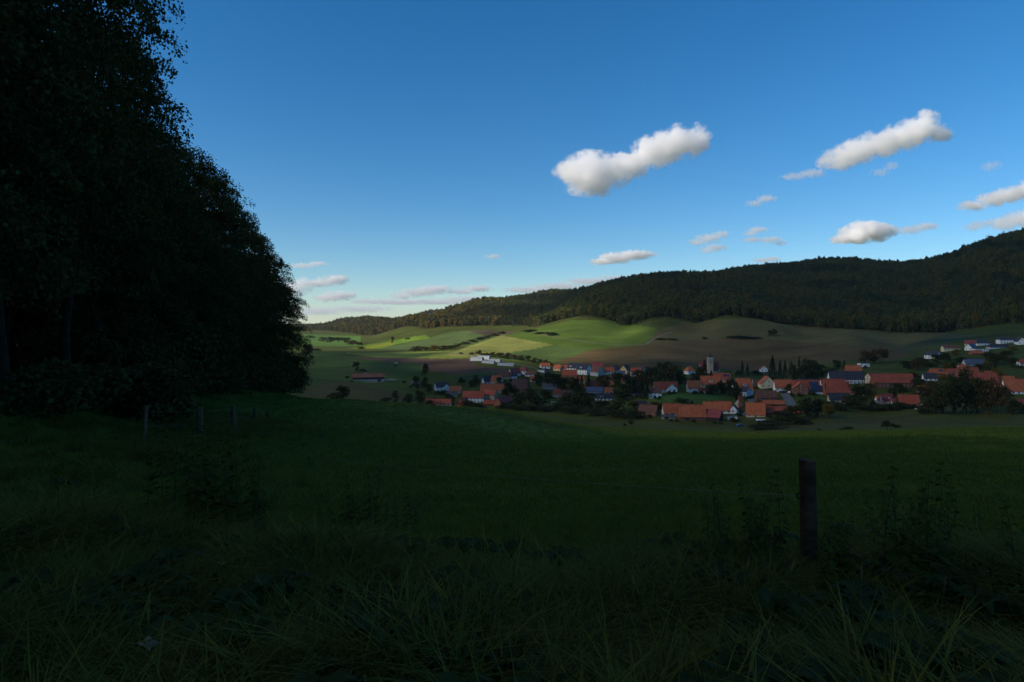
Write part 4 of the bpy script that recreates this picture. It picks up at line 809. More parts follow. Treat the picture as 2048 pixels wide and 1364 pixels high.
def village_plants():
    seen = {}
    for k, e in enumerate(VT.replace('\n', '').split(';')):
        px, py, hp, wp, kd = e.split(); px, py, hp, wp = map(float, (px, py, hp, wp)); g = hit(px, py, 215); s = g.y / F
        ph, nm, ct = KIND[kd]; V_ = TR[kd]; o = empty(nm, (g.x, g.y + wp * s * .3, g.z - .15), k * 1.7, (wp * s * 1.08, wp * s * 1.08, hp * s * (.90 if 755 < py < 826 and 1060 < px < 1860 else 1.02)))
        if kd != 'b': link('trunk', TT, o)
        link('foliage' if kd == 'b' else 'crown', V_[k % len(V_)], o)
        # say beside which building or feature it stands
        near = min(REFS, key=lambda r: (r[0] - px) ** 2 + 6 * (r[1] - py) ** 2); dx = px - near[0]; dy = py - near[1]
        rel = ('in front of' if dy > 3 else 'behind') if abs(dx) < near[4] * .4 else ('left of' if dx < 0 else 'right of')
        t = short(near[3])
        sz = 'big' if hp * s > 13 else 'small' if hp * s < 6 else 'mid-sized'
        if g.y > 840 or math.hypot(dx, 2 * dy) > 90: t = None
        if py > 848: lab, grp = '%s %s on the rough pasture this side of the village' % (sz, ph), 'shrubs on the near pasture'
        elif 600 < px < 730 and py < 710: lab, grp = '%s in the far hedge across the sunlit valley' % ph, 'far valley hedge'
        elif 820 < px < 1010 and 665 < py < 706: lab, grp = '%s in the hedge climbing beside the pale stubble field' % ph, 'hedge beside the stubble field'
        elif 915 < px < 1105 and 706 < py < 732: lab, grp = '%s in the hedge row above the plastic tunnels' % ph, 'hedge above the plastic tunnels'
        elif 1300 < px < 1560 and py < 682: lab, grp = '%s on the bank between the brown and olive fields' % ph, 'shrubs on the field bank'
        elif 1055 < px < 1115 and py < 675: lab, grp = '%s on the brow of the sunlit green field' % ph, 'shrubs on the green field brow'
        elif 600 < px < 860 and t is None: lab, grp = '%s %s standing in the valley meadows' % (sz, ph), 'lone trees in the valley'
        elif t is None: lab, grp = '%s %s on the open land round the village' % (sz, ph), 'trees round the village'
        else: lab, grp = '%s %s %s %s' % (sz, ph, rel, t), 'trees and bushes in the village'
        w = lab.split(); lab = ' '.join(w[:16]); n = seen.setdefault(lab, []); n.append((px, o)); tag(o, lab, ct, grp)
    settle(seen)
village_plants()
def garden_shrubs():
    rg = random.Random(5); n = 0; seen = {}
    for r in [q for q in REFS if q[1] > 730]:
        for k in range(2):
            px = r[0] + rg.uniform(-.7, .7) * r[4] + rg.choice((-6, 6)); py = r[1] + rg.uniform(1.5, 5); g = hit(px, py, 230); s = g.y / F; w = rg.uniform(2.2, 5.0); hh = rg.uniform(1.6, 3.6)
            if any(abs(px - q[0]) < q[4] * .45 and -2 < q[1] - py < 3 for q in REFS): continue
            o = empty('garden_shrub', (g.x, g.y, g.z - .1), rg.uniform(0, 6), (w, w, hh)); link('foliage', TR['b'][n % 4], o); n += 1
            dx = px - r[0]; lab = ' '.join(('low garden shrub %s %s' % ('in front of' if abs(dx) < .35 * r[4] else 'left of' if dx < 0 else 'right of', r[3] if r[3].startswith('the ') else 'the ' + r[3])).split()[:16])
            seen.setdefault(lab, []).append((px, o)); tag(o, lab, 'bush', 'low garden shrubs of the village')
    settle(seen)
garden_shrubs()

# ------------------------------------------------------------------ lanes, tracks, yards
M_ASPH = mat('lane_asphalt', (0.115, 0.115, 0.118), 0.9, 0.12, 0.5); M_GRAV = mat('track_gravel', (0.13, 0.115, 0.075), 0.95, 0.2, 0.6)
def strip(name, pts, width, m, lift=0.10):
    P = [hit(*p, 215) for p in pts]; Q = []
    for a, b in zip(P[:-1], P[1:]):
        n = max(2, int((b - a).length / 6)); Q += [a.lerp(b, i / n) for i in range(n)]
    Q.append(P[-1]); V = []
    for i, q in enumerate(Q):
        d = Q[min(i + 1, len(Q) - 1)] - Q[max(i - 1, 0)]; n = Vector((-d.y, d.x, 0)).normalized() * width / 2
        for s in (-1, 1): x, y = q.x + n.x * s, q.y + n.y * s; V.append((x, y, h1(x, y) + lift))
    return tag(MB().add(V, [(2 * i, 2 * i + 1, 2 * i + 3, 2 * i + 2) for i in range(len(Q) - 1)]).build(name, m), kind='structure')
strip('village_lane', [(1568, 782), (1572, 790), (1580, 804), (1583, 812)], 6.5, M_ASPH)
strip('village_lane', [(1504, 796), (1505, 806), (1503, 818), (1490, 832)], 6, M_ASPH)
strip('farm_track', [(705, 728), (718, 740), (738, 750), (760, 758)], 3.2, M_GRAV)
strip('farm_yard', [(728, 765), (760, 763), (790, 758)], 9, M_GRAV)
strip('farm_track', [(1062, 664), (1100, 673), (1160, 682), (1230, 690), (1290, 689)], 4, M_GRAV)
strip('farm_track', [(880, 706), (940, 709), (1000, 722), (1040, 730), (1075, 738)], 4, M_GRAV)
strip('farm_track', [(1292, 689), (1310, 676), (1345, 664)], 4, M_GRAV)
strip('village_lane', [(1085, 812), (1110, 810), (1135, 811)], 5, M_ASPH)

# ------------------------------------------------------------------ cars, trailer, bales
M_TYRE = mat('tyre', (0.02, 0.02, 0.02), 0.9, 0.1); M_CGL = mat('car_glass', (0.02, 0.022, 0.026), 0.1, 0.1, 1, 0.6)
def car(px, py, yaw, paint, label, van=False):
    g = hit(px, py, 215); o = empty('parked_car', (g.x, g.y, g.z + .02), math.radians(yaw)); tag(o, label, 'car', 'cars in the village'); m = mat('paint_%s' % paint[0], paint[1], 0.3, 0.03, 1, 0.5)
    b = MB(); pr = [(-2.1, .35), (-2.12, .75), (-1.75, .88 if not van else 1.5), (-1.25, 1.42 if not van else 1.85), (.45, 1.45 if not van else 1.85), (1.15, .95), (2.0, .82), (2.15, .55), (2.1, .35)]
    n = len(pr); v = [(x, -.85, z) for x, z in pr] + [(x, .85, z) for x, z in pr]; b.add(v, [tuple(range(n)), tuple(range(2 * n - 1, n - 1, -1))] + [(i, i + n, (i + 1) % n + n, (i + 1) % n) for i in range(n)]); b.build('body', m, o)
    for s in (-1, 1): MB().box(-1.5, .6, s * .86 - .01, s * .86 + .01, .95, 1.32).build('side_window', M_CGL, o)
    for x in (-1.3, 1.3):
        for s in (-1, 1): MB().tube([(x, s * .66, .33), (x, s * .88, .33)], [.33, .33], 14).build('wheel', M_TYRE, o)
SILV, WHIT, BLUE = ('silver', (0.42, 0.43, 0.45)), ('white', (0.75, 0.75, 0.75)), ('blue', (0.04, 0.08, 0.25))
car(1846, 812, 15, SILV, 'silver car parked right of the house with the white dish'); car(1857, 814, -10, WHIT, 'white car parked beside the silver one at the lower right'); car(1107, 806, 10, SILV, 'silver car on the lane in front of the pinkish house')
car(1836, 821, 30, WHIT, 'white car below the silver one at the lower right', True); car(1480, 853, 5, BLUE, 'blue vehicle on the small yard this side of the village'); car(1578, 786, 70, WHIT, 'white car at the top of the village lane'); car(2040, 824, 20, SILV, 'silver car at the far right edge of the village')
def trailer(px, py, L, label, m):
    g = hit(px, py, 215); o = empty('farm_trailer', (g.x, g.y, g.z), .1); tag(o, label, 'trailer')
    MB().box(-L / 2, L / 2, -1.1, 1.1, .75, 1.0).build('bed', M_TIMB, o); MB().box(-L / 2, L / 2, -1.12, -1.02, 1.0, 1.75).box(-L / 2, L / 2, 1.02, 1.12, 1.0, 1.75).box(-L / 2, -L / 2 + .1, -1.0, 1.0, 1.0, 1.75).build('side_board', m, o)
    for x in (-L * .3, L * .3):
        for s in (-1, 1): MB().tube([(x, s * .8, .42), (x, s * 1.05, .42)], [.42, .42], 14).build('wheel', M_TYRE, o)
    MB().bar((L / 2, 0, .8), (L / 2 + 1.6, 0, .5), .12, .12).build('drawbar', M_TYRE, o)
trailer(952, 819, 4.6, 'pale farm trailer on the meadow below the cream farmhouse', WALL['g']); trailer(1522, 844, 5.5, 'white trailer on the grass in front of the cream house with tall roof', WALL['w']); trailer(792, 728, 4.0, 'small pale trailer on the bright patch of valley meadow', WALL['w'])

# ------------------------------------------------------------------ near fence
M_POST = mat('weathered_post', (0.066, 0.046, 0.030), 0.95, 0.5, 6.0, 0.1, None, 0, 0.9)
M_POSTL = mat('silvered_post', (0.120, 0.084, 0.046), 0.95, 0.4, 6.0, 0.1, None, 0, 0.9)
M_WIRE = mat('fence_wire', (0.20, 0.19, 0.16), 0.7, 0.2, 5, 0.2); M_PLAS = mat('black_plastic', (0.012, 0.012, 0.012), 0.5, 0.1)
def post_mesh(seed, h, w, m, n=11, rough=0.10, cut=0.0):
    """split post: uneven section, checks along the grain, slanting worn top"""
    rg = random.Random(seed); b = MB(); prof = [1 + rg.uniform(-rough, rough) for _ in range(n)]; gro = rg.randrange(n); rows = 9; v = []
    prof[gro] *= 0.72
    for i in range(rows + 1):
        t = i / rows
        for k in range(n):
            a = 2 * math.pi * k / n; sq = 1 / max(abs(math.cos(a)), abs(math.sin(a))) ** 0.45; r = w / 2 * prof[k] * sq * (1.06 - 0.10 * t) * (1 + rg.uniform(-.025, .025))
            z = -0.4 + (h + 0.4) * t + (cut * r * math.cos(a) / w * .3 + rg.uniform(-.006, .006) if i == rows else 0); v.append((r * math.cos(a), r * math.sin(a), z))
    f = [(i * n + k, i * n + (k + 1) % n, (i + 1) * n + (k + 1) % n, (i + 1) * n + k) for i in range(rows) for k in range(n)]; v.append((0, 0, h - 0.004)); c = len(v) - 1
    f += [(rows * n + k, rows * n + (k + 1) % n, c) for k in range(n)]
    return b.add(v, f).mesh('shaft', m)
def fence_post(loc, h, w, lean, label, seed, m=M_POST, ins=None):
    o = empty('fence_post', loc); o.rotation_euler = (lean[0], lean[1], seed); tag(o, label, 'fence post', 'meadow fence posts'); link('shaft', post_mesh(seed, h, w, m, 13, .09, 0.05), o)
    if ins:
        b = MB(); R_ = .022; pts = [(ins[0] + R_ * math.cos(k * math.pi / 6), ins[1], ins[2] + R_ * math.sin(k * math.pi / 6)) for k in range(13)]; b.tube(pts, [.007] * 13, 6); b.tube([(ins[0] + .02, ins[1], ins[2]), (ins[0] + .06, ins[1] * .6, ins[2])], [.007, .007], 6)
        i_ = b.build('ring_insulator', M_PLAS, o); i_.rotation_euler = (0, 0, -seed)
    return o
D0 = 5.5; FP = Vector(((1621 - 1024) / F * D0, D0, 0)); FP.z = h1(FP.x, FP.y); top = (HOR - 920) / F * D0
fence_post(FP, top - FP.z, .128, (0, math.radians(1.2)), 'thick weathered fence post in the nettles, in front on the right', 3, M_POST, (-.085, -.03, (HOR - 990) / F * D0 - FP.z))
LP = []
for k, (px, tp, bp_, w, ln, lab, m) in enumerate([(287, 812, 888, .13, 5, 'pale silvery fence post leaning to the right, leftmost by the wood', M_POSTL), (361, 838, 880, .06, 1, 'thin dark stake between the leaning post and the square post', M_POST), (400, 815, 874, .25, 0, 'stout blotchy square fence post by the wood', M_POSTL),
        (467, 812, 857, .24, 2, 'grey fence post right of the stout square one', M_POSTL), (509, 816, 844, .16, 6, 'slim leaning fence post farther along the wood', M_POSTL), (535, 824, 838, .14, 0, 'small far fence post at the end of the visible fence', M_POST)]):
    g = hit(px, bp_, 8); h_ = (bp_ - tp) * g.y / F; LP.append((g, h_)); fence_post(g, h_, w * g.y / 30 if k > 2 else w, (0, math.radians(ln)), lab, 20 + k, m)
def wire(a, b, sag, label, r):
    P = [a.lerp(b, t / 24) - Vector((0, 0, sag * 4 * (t / 24) * (1 - t / 24))) for t in range(25)]
    tag(MB().tube(P, [r] * 25, 5).build('fence_wire', M_WIRE), label, 'wire', 'fence wires')
wa = FP + Vector((-.09, -.03, (HOR - 990) / F * D0 - FP.z))
wire(wa, LP[2][0] + Vector((0, 0, LP[2][1] * .35)), .38, 'thin electric wire running left from the thick front post across the meadow', .0024)
for f_ in (.9, .5):
    for i, j, nm in ((0, 2, 'leaning pale post and the square post'), (2, 3, 'square post and the grey post'), (3, 4, 'grey post and the slim leaning post')):
        wire(LP[i][0] + Vector((0, -.08, LP[i][1] * f_)), LP[j][0] + Vector((0, -.08, LP[j][1] * f_)), .06, ('upper' if f_ > .6 else 'lower') + ' wire between the ' + nm, .0025)

# ------------------------------------------------------------------ grass
def blade_tuft(name, seed, n, h, spread, w, m, bend=0.6, seg=3):
    rg = np.random.default_rng(seed); V = []; Q = []
    for i in range(n):
        a = rg.uniform(0, 2 * math.pi); r = spread * math.sqrt(rg.random()); x0, y0 = r * math.cos(a), r * math.sin(a); d = rg.uniform(0, 2 * math.pi); hh = h * rg.uniform(.5, 1.15); bd = bend * rg.uniform(.3, 1.3) * hh; ww = w * rg.uniform(.7, 1.3); o = len(V); px_, py_ = -math.sin(d), math.cos(d)
        for k in range(seg + 1):
            t = k / seg; q = bd * t * t; z = hh * (t - .35 * (bd / hh) * t * t * t); s = ww * (1 - t) ** .7 / 2 + .0004
            for sg in (-1, 1): V.append((x0 + math.cos(d) * q + sg * px_ * s, y0 + math.sin(d) * q + sg * py_ * s, z))
        for k in range(seg): Q.append((o + 2 * k, o + 2 * k + 1, o + 2 * k + 3, o + 2 * k + 2))
    return npmesh(name, V, Q, [m])
GT = [(0.0, (0.75, 0.85, 0.8)), (0.5, (1, 1, 1)), (0.85, (1.2, 1.1, 0.8)), (1.0, (1.6, 1.2, 0.9))]
M_GR = mat('meadow_grass', (0.105, 0.152, 0.024), 0.8, 0.3, 0.6, 0.08, GT, 0.25); M_GT = mat('verge_grass', (0.084, 0.104, 0.020), 0.8, 0.6, 1.5, 0.08, GT, 0.25); M_GD = mat('dry_grass', (0.15, 0.115, 0.06), 0.8, 0.3, 2, 0.15, GT, 0.15)
def grass():
    meadow = [proto(blade_tuft('meadow_tuft%d' % k, 600 + k, 46, .11, .17, .007, M_GR, .8, 2)) for k in range(4)]
    verge = [proto(blade_tuft('verge_tuft%d' % k, 620 + k, 60, .50, .16, .010, M_GT, 1.0, 4)) for k in range(4)] + [proto(blade_tuft('dry_tuft', 640, 14, .42, .16, .006, M_GD, .9, 4))]
    P = []; S = []
    for d0, d1, st, sc in ((5.6, 10, .15, 1.0), (10, 18, .22, 1.35), (18, 32, .34, 1.9), (32, 60, .62, 2.8), (60, 110, 1.2, 4.6), (110, 222, 2.0, 6.0)):
        gx, gy = np.meshgrid(np.arange(-.80 * d1, .80 * d1, st), np.arange(d0, d1, st)); g = np.c_[gx.ravel(), gy.ravel()] + NR.uniform(-.5, .5, (gx.size, 2)) * st
        ex = np.array([edge_x(v) for v in g[:, 1]]); k = (np.abs(g[:, 0]) < .79 * g[:, 1] + .6) & (g[:, 0] > ex + 4); g = g[k]; P.append(g); S.append(np.full(len(g), sc) * NR.uniform(.75, 1.25, len(g)))
    P = np.concatenate(P); S = np.concatenate(S); cl = np.array([mnoise.noise((x * .35, y * .35, 0)) for x, y in P]); hz = S ** .62 * (1 + .55 * cl) * np.where(P[:, 1] < 9, 1.1, 1); print('meadow tufts', len(P))
    scatter('meadow_grass', np.c_[P, hgt(P[:, 0], P[:, 1]) - .01], np.c_[S, S, hz], NR.uniform(0, 6.28, len(P)), NR.integers(0, 4, len(P)), meadow)
    P = []
    for d0, d1, st in ((1.9, 3.4, .085), (3.4, 6.4, .10), (6.4, 9, .2)):
        gx, gy = np.meshgrid(np.arange(-.9 * d1, .9 * d1, st), np.arange(d0, d1, st)); g = np.c_[gx.ravel(), gy.ravel()] + NR.uniform(-.5, .5, (gx.size, 2)) * st; g = g[np.abs(g[:, 0]) < .80 * g[:, 1] + .5]; P.append(g)
    # rank grass under the fence and along the wood
    q = []
    for i in range(1400):
        t = rnd.random() ** .8; y = 7 + 55 * t; x = float(np.interp(y, [7, 23, 36, 52, 65], [-4, -12.2, -14.8, -20, -25])) + rnd.gauss(-.5, 1.3 + .03 * y); q.append((x, y))
    P.append(np.array(q)); P = np.concatenate(P); x, y = P.T; edge = np.interp(x, [-7, -2.5, 0, 2, 4, 7], [6.8, 6.6, 5.3, 5.6, 6.2, 6.6])
    k = (y < edge + NR.normal(0, .35, len(P))) | (np.arange(len(P)) >= len(P) - 1400); P = P[k]; cl = np.array([mnoise.noise((a * .9, b * .9, 7)) for a, b in P]); S = NR.uniform(.65, 1.15, len(P)) * np.clip(1 + .75 * cl, .45, 1.6); print('verge tufts', len(P))
    low = np.where(P[:, 1] < 3.2, .42, .66) * np.where((np.abs(P[:, 0] - FP.x * P[:, 1] / FP.y) < .28) & (P[:, 1] < FP.y + .2), .55, 1.0); far = np.where(P[:, 1] > 12, 1.25, 1.0)
    dry = NR.random(len(P)) < (.10 + .22 * (cl > .15)); idx = np.where(dry, 4, NR.integers(0, 4, len(P)))
    scatter('verge_grass', np.c_[P, hgt(P[:, 0], P[:, 1]) - .02], np.c_[S * far, S * far, S * low * far], NR.uniform(0, 6.28, len(P)), idx, verge, NR.normal(0, .22, len(P)))
grass()

# ------------------------------------------------------------------ nettles, docks, dry stalks, fallen leaves
M_NET = mat('nettle_leaves', (0.034, 0.060, 0.010), 0.85, 0.35, 6, 0.05, [(0, (.8, .9, .9)), (1, (1.25, 1.15, 1))], 0.2); M_STEM = mat('weed_stem', (0.05, 0.05, 0.02), 0.8, 0.3, 8)
def nettle_meshes(seed, h):
    rg = random.Random(seed); st = MB(); V = []; Q = []; n = int(h / .062); bend = rg.uniform(-.12, .12)
    st.tube([(bend * t * t * h, .3 * bend * t * h, h * t - .05 * (t == 0)) for t in (0, .33, .66, 1)], [.006, .005, .004, .0015], 5)
    for i in range(2, n + 1):
        t = i / n; z = h * t; ln = .15 * (1.25 - .95 * t) * rg.uniform(.8, 1.15)
        for s in range(2 if t < .93 else 3):
            a = i * math.pi / 2 + s * math.pi + rg.uniform(-.35, .35); c, sn = math.cos(a), math.sin(a); o = len(V); x0, y0 = bend * t * t * h, .3 * bend * t * h; w = ln * .30; dr = rg.uniform(.05, .45)
            for u, wv, dz in ((.12, .0, .01), (.40, 1.0, .012 - dr * .2 * ln), (.72, .72, -dr * .5 * ln), (1.05, .0, -dr * ln)):
                for sg in (-1, 1): V.append((x0 + c * ln * u - sn * sg * w * wv, y0 + sn * ln * u + c * sg * w * wv, z + dz - abs(wv) * .0))
            for k in range(3): Q.append((o + 2 * k, o + 2 * k + 1, o + 2 * k + 3, o + 2 * k + 2))
    return st.mesh('stem', M_STEM), npmesh('foliage', V, Q, [M_NET])
NET = [nettle_meshes(700 + k, .62 + .09 * k) for k in range(5)]
def nettle(px, py, sc, k, label, group):
    g = hit(px, py, 2.2); o = empty('nettle_plant', (g.x, g.y, g.z - .02), k * 2.1, (sc,) * 3); o.rotation_euler = (rnd.gauss(0, .09), rnd.gauss(0, .09), k * 2.1); s_, l_ = NET[k % 5]; link('stem', s_, o); link('foliage', l_, o); tag(o, label, 'nettle', group)
for k in range(26): nettle(1500 + 45 * rnd.gauss(0, 1), 1165 + rnd.uniform(-30, 30), rnd.uniform(.65, .95), k, 'leafy nettle stem in the clump left of the thick front post', 'nettles left of the front post')
for k in range(34): nettle(1860 + 70 * rnd.gauss(0, 1), 1160 + rnd.uniform(-40, 45), rnd.uniform(.7, 1.05), k, 'leafy nettle stem in the tall clump right of the thick front post', 'nettles right of the front post')
for k in range(14): nettle(1680 + 30 * rnd.gauss(0, 1), 1170 + rnd.uniform(-20, 40), rnd.uniform(.5, .8), k, 'short nettle just beside the foot of the thick front post', 'nettles at the foot of the front post')
for k in range(26): nettle(440 + 60 * rnd.gauss(0, 1), 1040 + rnd.uniform(-40, 40), rnd.uniform(1.0, 1.45), k, 'dark weed stem in the clump left of centre', 'weed clump at the left')
for k in range(14): nettle(730 + 40 * rnd.gauss(0, 1), 1060 + rnd.uniform(-20, 40), rnd.uniform(.55, .85), k, 'weed stem in the low clump at the meadow edge, middle left', 'weed clump at the meadow edge')
# broad-leaved dock rosettes in the verge
M_DOCK = mat('dock_leaves', (0.024, 0.044, 0.014), 0.9, 0.3, 5, 0.08, None, 0.2)
def dock_mesh(seed):
    rg = random.Random(seed); b = MB()
    for i in range(9):
        a = i * 2.4 + rg.uniform(-.3, .3); ln = rg.uniform(.13, .24); w = ln * .2; c, s = math.cos(a), math.sin(a); v = []
        for u, wv, z in ((.1, .15, .03), (.35, .9, .09), (.65, 1, .11), (.9, .55, .085), (1.05, .03, .06)):
            for sg in (-1, 1): v.append((c * ln * u - s * sg * w * wv, s * ln * u + c * sg * w * wv, z * (1 + ln) + .012 * abs(sg)))
        b.add(v, [(2 * k, 2 * k + 1, 2 * k + 3, 2 * k + 2) for k in range(4)])
    return b.mesh('leaf_rosette', M_DOCK)
DOCK = [dock_mesh(k) for k in range(3)]
for k, (px, py, lab) in enumerate([(1120, 1170, 'broad-leaved dock at the meadow edge in the middle of the frame'), (1690, 1110, 'broad pale dock leaves just right of the front post'), (1410, 1210, 'dock rosette below the nettles left of the front post'), (560, 1230, 'dock rosette in the grass lower left of centre'), (820, 1140, 'dock rosette at the verge left of the middle'), (130, 1000, 'dock rosette near the left frame edge')]):
    g = hit(px, py, 2); o = empty('dock_plant', (g.x, g.y, g.z + .10), k * 1.1, (1.15,) * 3); link('leaf_rosette', DOCK[k % 3], o); tag(o, lab, 'dock')
vq = []
for k in range(420):
    y = rnd.uniform(2.4, 6.3); x = rnd.uniform(-.78, .78) * y
    if mnoise.noise((x * .8, y * .8, 11)) > -.05: vq.append((x, y, h1(x, y) + rnd.uniform(.02, .16), rnd.uniform(.5, 1.1)))
vq = np.array(vq); scatter('verge_weeds', vq[:, :3], np.c_[vq[:, 3], vq[:, 3], vq[:, 3]], NR.uniform(0, 6.28, len(vq)), NR.integers(0, 3, len(vq)), [proto(m_) for m_ in DOCK])
# bleached single stalks with seed heads
def stalk(px, py, h, lean, lab):
    g = hit(px, py, 2); o = empty('dry_stalk', g); tag(o, lab, 'grass stalk', 'bleached grass stalks'); P = [(lean * t * t * h, .05 * t * h, h * t) for t in (0, .3, .6, .85, 1)]
    MB().tube(P, [.0022, .002, .0018, .0014, .001], 4).build('stem', M_GD, o); MB().tube([(lean * t * t * h, .05 * t * h, h * t) for t in (.84, .9, .96, 1.02)], [.001, .006, .005, .0005], 6).build('seed_head', M_GD, o)
for px, py, h, ln, lab in [(1725, 1364, .62, .02, 'straight bleached grass stalk below and right of the front post'), (1480, 1300, .55, .12, 'bleached stalk leaning right, below the nettle clump'), (1450, 1310, .5, -.1, 'bleached stalk leaning left, below the nettle clump'), (1560, 1290, .5, .2, 'bent bleached stalk left below the front post'), (700, 1180, .5, .15, 'bleached stalk in the tussocks left of the middle'), (330, 1180, .45, -.2, 'bleached stalk in the lower left grass'), (1880, 1330, .5, .1, 'bleached stalk near the lower right corner'), (1060, 1280, .45, -.15, 'bleached stalk low in the middle of the frame')]: stalk(px, py, h, ln, lab)
M_FALL = mat('fallen_leaf_brown', (0.17, 0.075, 0.035), 0.7, 0.3, 12, 0.2); M_FALP = mat('fallen_leaf_pale', (0.22, 0.17, 0.10), 0.7, 0.3, 12, 0.2)
def leaf_mesh(seed, m):
    rg = random.Random(seed); n = 20; v = []
    for k in range(n):
        a = 2 * math.pi * k / n; r = .5 * (.78 + .22 * math.cos(5 * a)) * (1 + .25 * math.cos(a)); v.append((r * math.cos(a), r * math.sin(a) * .8, .10 * math.sin(2 * a) + .12 * r * r))
    v.append((0, 0, 0)); return MB().add(v, [(k, (k + 1) % n, n) for k in range(n)]).tube([(-.38, 0, 0), (-.75, .04, .05)], [.02, .014], 4).mesh('fallen_leaf', m)
FL = [leaf_mesh(1, M_FALL), leaf_mesh(2, M_FALP)]
for px, py, i, s, lab in [(470, 1166, 1, .10, 'pale curled leaf on the trodden grass left of centre'), (95, 1088, 0, .09, 'reddish fallen leaf near the left edge'), (885, 1222, 0, .13, 'large red-brown leaf on the grass below the middle'), (992, 1208, 0, .08, 'small brown leaf right of the large red-brown one'), (340, 1330, 1, .11, 'pale leaf lying at the bottom left'), (75, 1338, 1, .08, 'small pale leaf in the bottom left corner'), (520, 1168, 1, .05, 'tiny pale leaf beside the curled one')]:
    g = hit(px, py, 2); o = link('fallen_leaf', FL[i]); o.location = (g.x, g.y - .25, h1(g.x, g.y - .25) + .20); o.scale = (s,) * 3; o.rotation_euler = (rnd.uniform(.1, .5), rnd.uniform(-.3, .3), px); tag(o, lab, 'leaf', 'fallen leaves')

# ------------------------------------------------------------------ clouds
def cloud_volume(dens, blobs, fine, soft):
    """white scattering vapour: a set of soft lobes eaten into by noise"""
    m = bpy.data.materials.new('cloud_vapour'); m.use_nodes = True; nt = m.node_tree; N = nt.nodes; L_ = nt.links; N.remove(N['Principled BSDF'])
    tc = N.new('ShaderNodeTexCoord'); acc = None
    def M(op, a, b=None):
        k = N.new('ShaderNodeMath'); k.operation = op
        for i, v in enumerate((a, b)):
            if v is None: continue
            if isinstance(v, (int, float)): k.inputs[i].default_value = v
            else: L_.new(v, k.inputs[i])
        return k.outputs[0]
    for c, r in blobs:
        s = N.new('ShaderNodeVectorMath'); s.operation = 'SUBTRACT'; L_.new(tc.outputs['Object'], s.inputs[0]); s.inputs[1].default_value = c
        d = N.new('ShaderNodeVectorMath'); d.operation = 'DIVIDE'; L_.new(s.outputs[0], d.inputs[0]); d.inputs[1].default_value = r
        ln = N.new('ShaderNodeVectorMath'); ln.operation = 'LENGTH'; L_.new(d.outputs[0], ln.inputs[0]); f = M('SUBTRACT', 1.0, ln.outputs['Value'])
        if acc is None: acc = f
        else:
            k = N.new('ShaderNodeMath'); k.operation = 'SMOOTH_MAX'; L_.new(acc, k.inputs[0]); L_.new(f, k.inputs[1]); k.inputs[2].default_value = 0.25; acc = k.outputs[0]
    nz = N.new('ShaderNodeTexNoise'); nz.inputs['Scale'].default_value = fine; nz.inputs['Detail'].default_value = 6; nz.inputs['Roughness'].default_value = 0.66; L_.new(tc.outputs['Object'], nz.inputs['Vector'])
    n2 = N.new('ShaderNodeTexNoise'); n2.inputs['Scale'].default_value = fine * 3.1; n2.inputs['Detail'].default_value = 4; n2.inputs['Roughness'].default_value = 0.6; L_.new(tc.outputs['Object'], n2.inputs['Vector'])
    v = M('ADD', acc, M('MULTIPLY', M('SUBTRACT', nz.outputs['Fac'], 0.55), soft)); v = M('ADD', v, M('MULTIPLY', M('SUBTRACT', n2.outputs['Fac'], 0.5), soft * 0.55)); v = M('MULTIPLY', v, 1.6)
    cl = N.new('ShaderNodeClamp'); L_.new(v, cl.inputs[0]); d = M('MULTIPLY', cl.outputs[0], dens)
    pv = N.new('ShaderNodeVolumePrincipled'); pv.inputs['Color'].default_value = (1, 1, 1, 1); pv.inputs['Anisotropy'].default_value = 0.25; L_.new(d, pv.inputs['Density']); L_.new(pv.outputs[0], N['Material Output'].inputs['Volume'])
    m.cycles.volume_step_rate = 1.0
    return m
def cloud(label, D, lobes, od=9.0, soft=2.5, group=None, puffs=0):
    """lobes in photo pixels (column, row, half-width, half-height) seen at distance D"""
    s = D / F; cx = sum(l[0] for l in lobes) / len(lobes); cyy = sum(l[1] for l in lobes) / len(lobes); C0 = Vector(((cx - 1024) * s, D, (HOR - cyy) * s)); bl = []; bm = bmesh.new()
    rg = random.Random(int(cx * 3 + cyy)); lobes = list(lobes)
    for px, py, rx, ry in lobes[:]:                      # smaller billows breaking the outline
        for _ in range(puffs):
            a = rg.uniform(-.5, 3.6); f = rg.uniform(.28, .5); lobes.append((px + math.cos(a) * rx * .72, py - math.sin(a) * ry * .75, rx * f, ry * f * 1.05))
    if puffs: lobes = [(px, py, rx * .9, ry * .86) for px, py, rx, ry in lobes]
    for px, py, rx, ry in lobes:
        c = ((px - cx) * s, rg.uniform(-.3, .3) * rx * s, (cyy - py) * s); r = (rx * s * 1.3, (rx + ry) * .6 * s * 1.3, ry * s * 1.32); bl.append((c, r))
        ret = bmesh.ops.create_icosphere(bm, subdivisions=3, radius=1.06)
        for v in ret['verts']: v.co = Vector((v.co.x * r[0] + c[0], v.co.y * r[1] + c[1], v.co.z * r[2] + c[2]))
    me = bpy.data.meshes.new('cloud'); bm.to_mesh(me); bm.free(); o = link('cloud', me); o.location = C0
    rmin = sorted(b[1][2] for b in bl)[len(bl) // 2] if puffs == 0 else max(b[1][2] for b in bl) * .8; md = o.modifiers.new('hull', 'REMESH'); md.mode = 'VOXEL'; md.voxel_size = max(rmin / 7, max(b[1][0] for b in bl) / 40)
    me.materials.append(cloud_volume(od / (rmin * 1.6), bl, 1.0 / (rmin * 1.1), soft)); return tag(o, label, 'cloud', group)
BIG = 'fair-weather clouds'
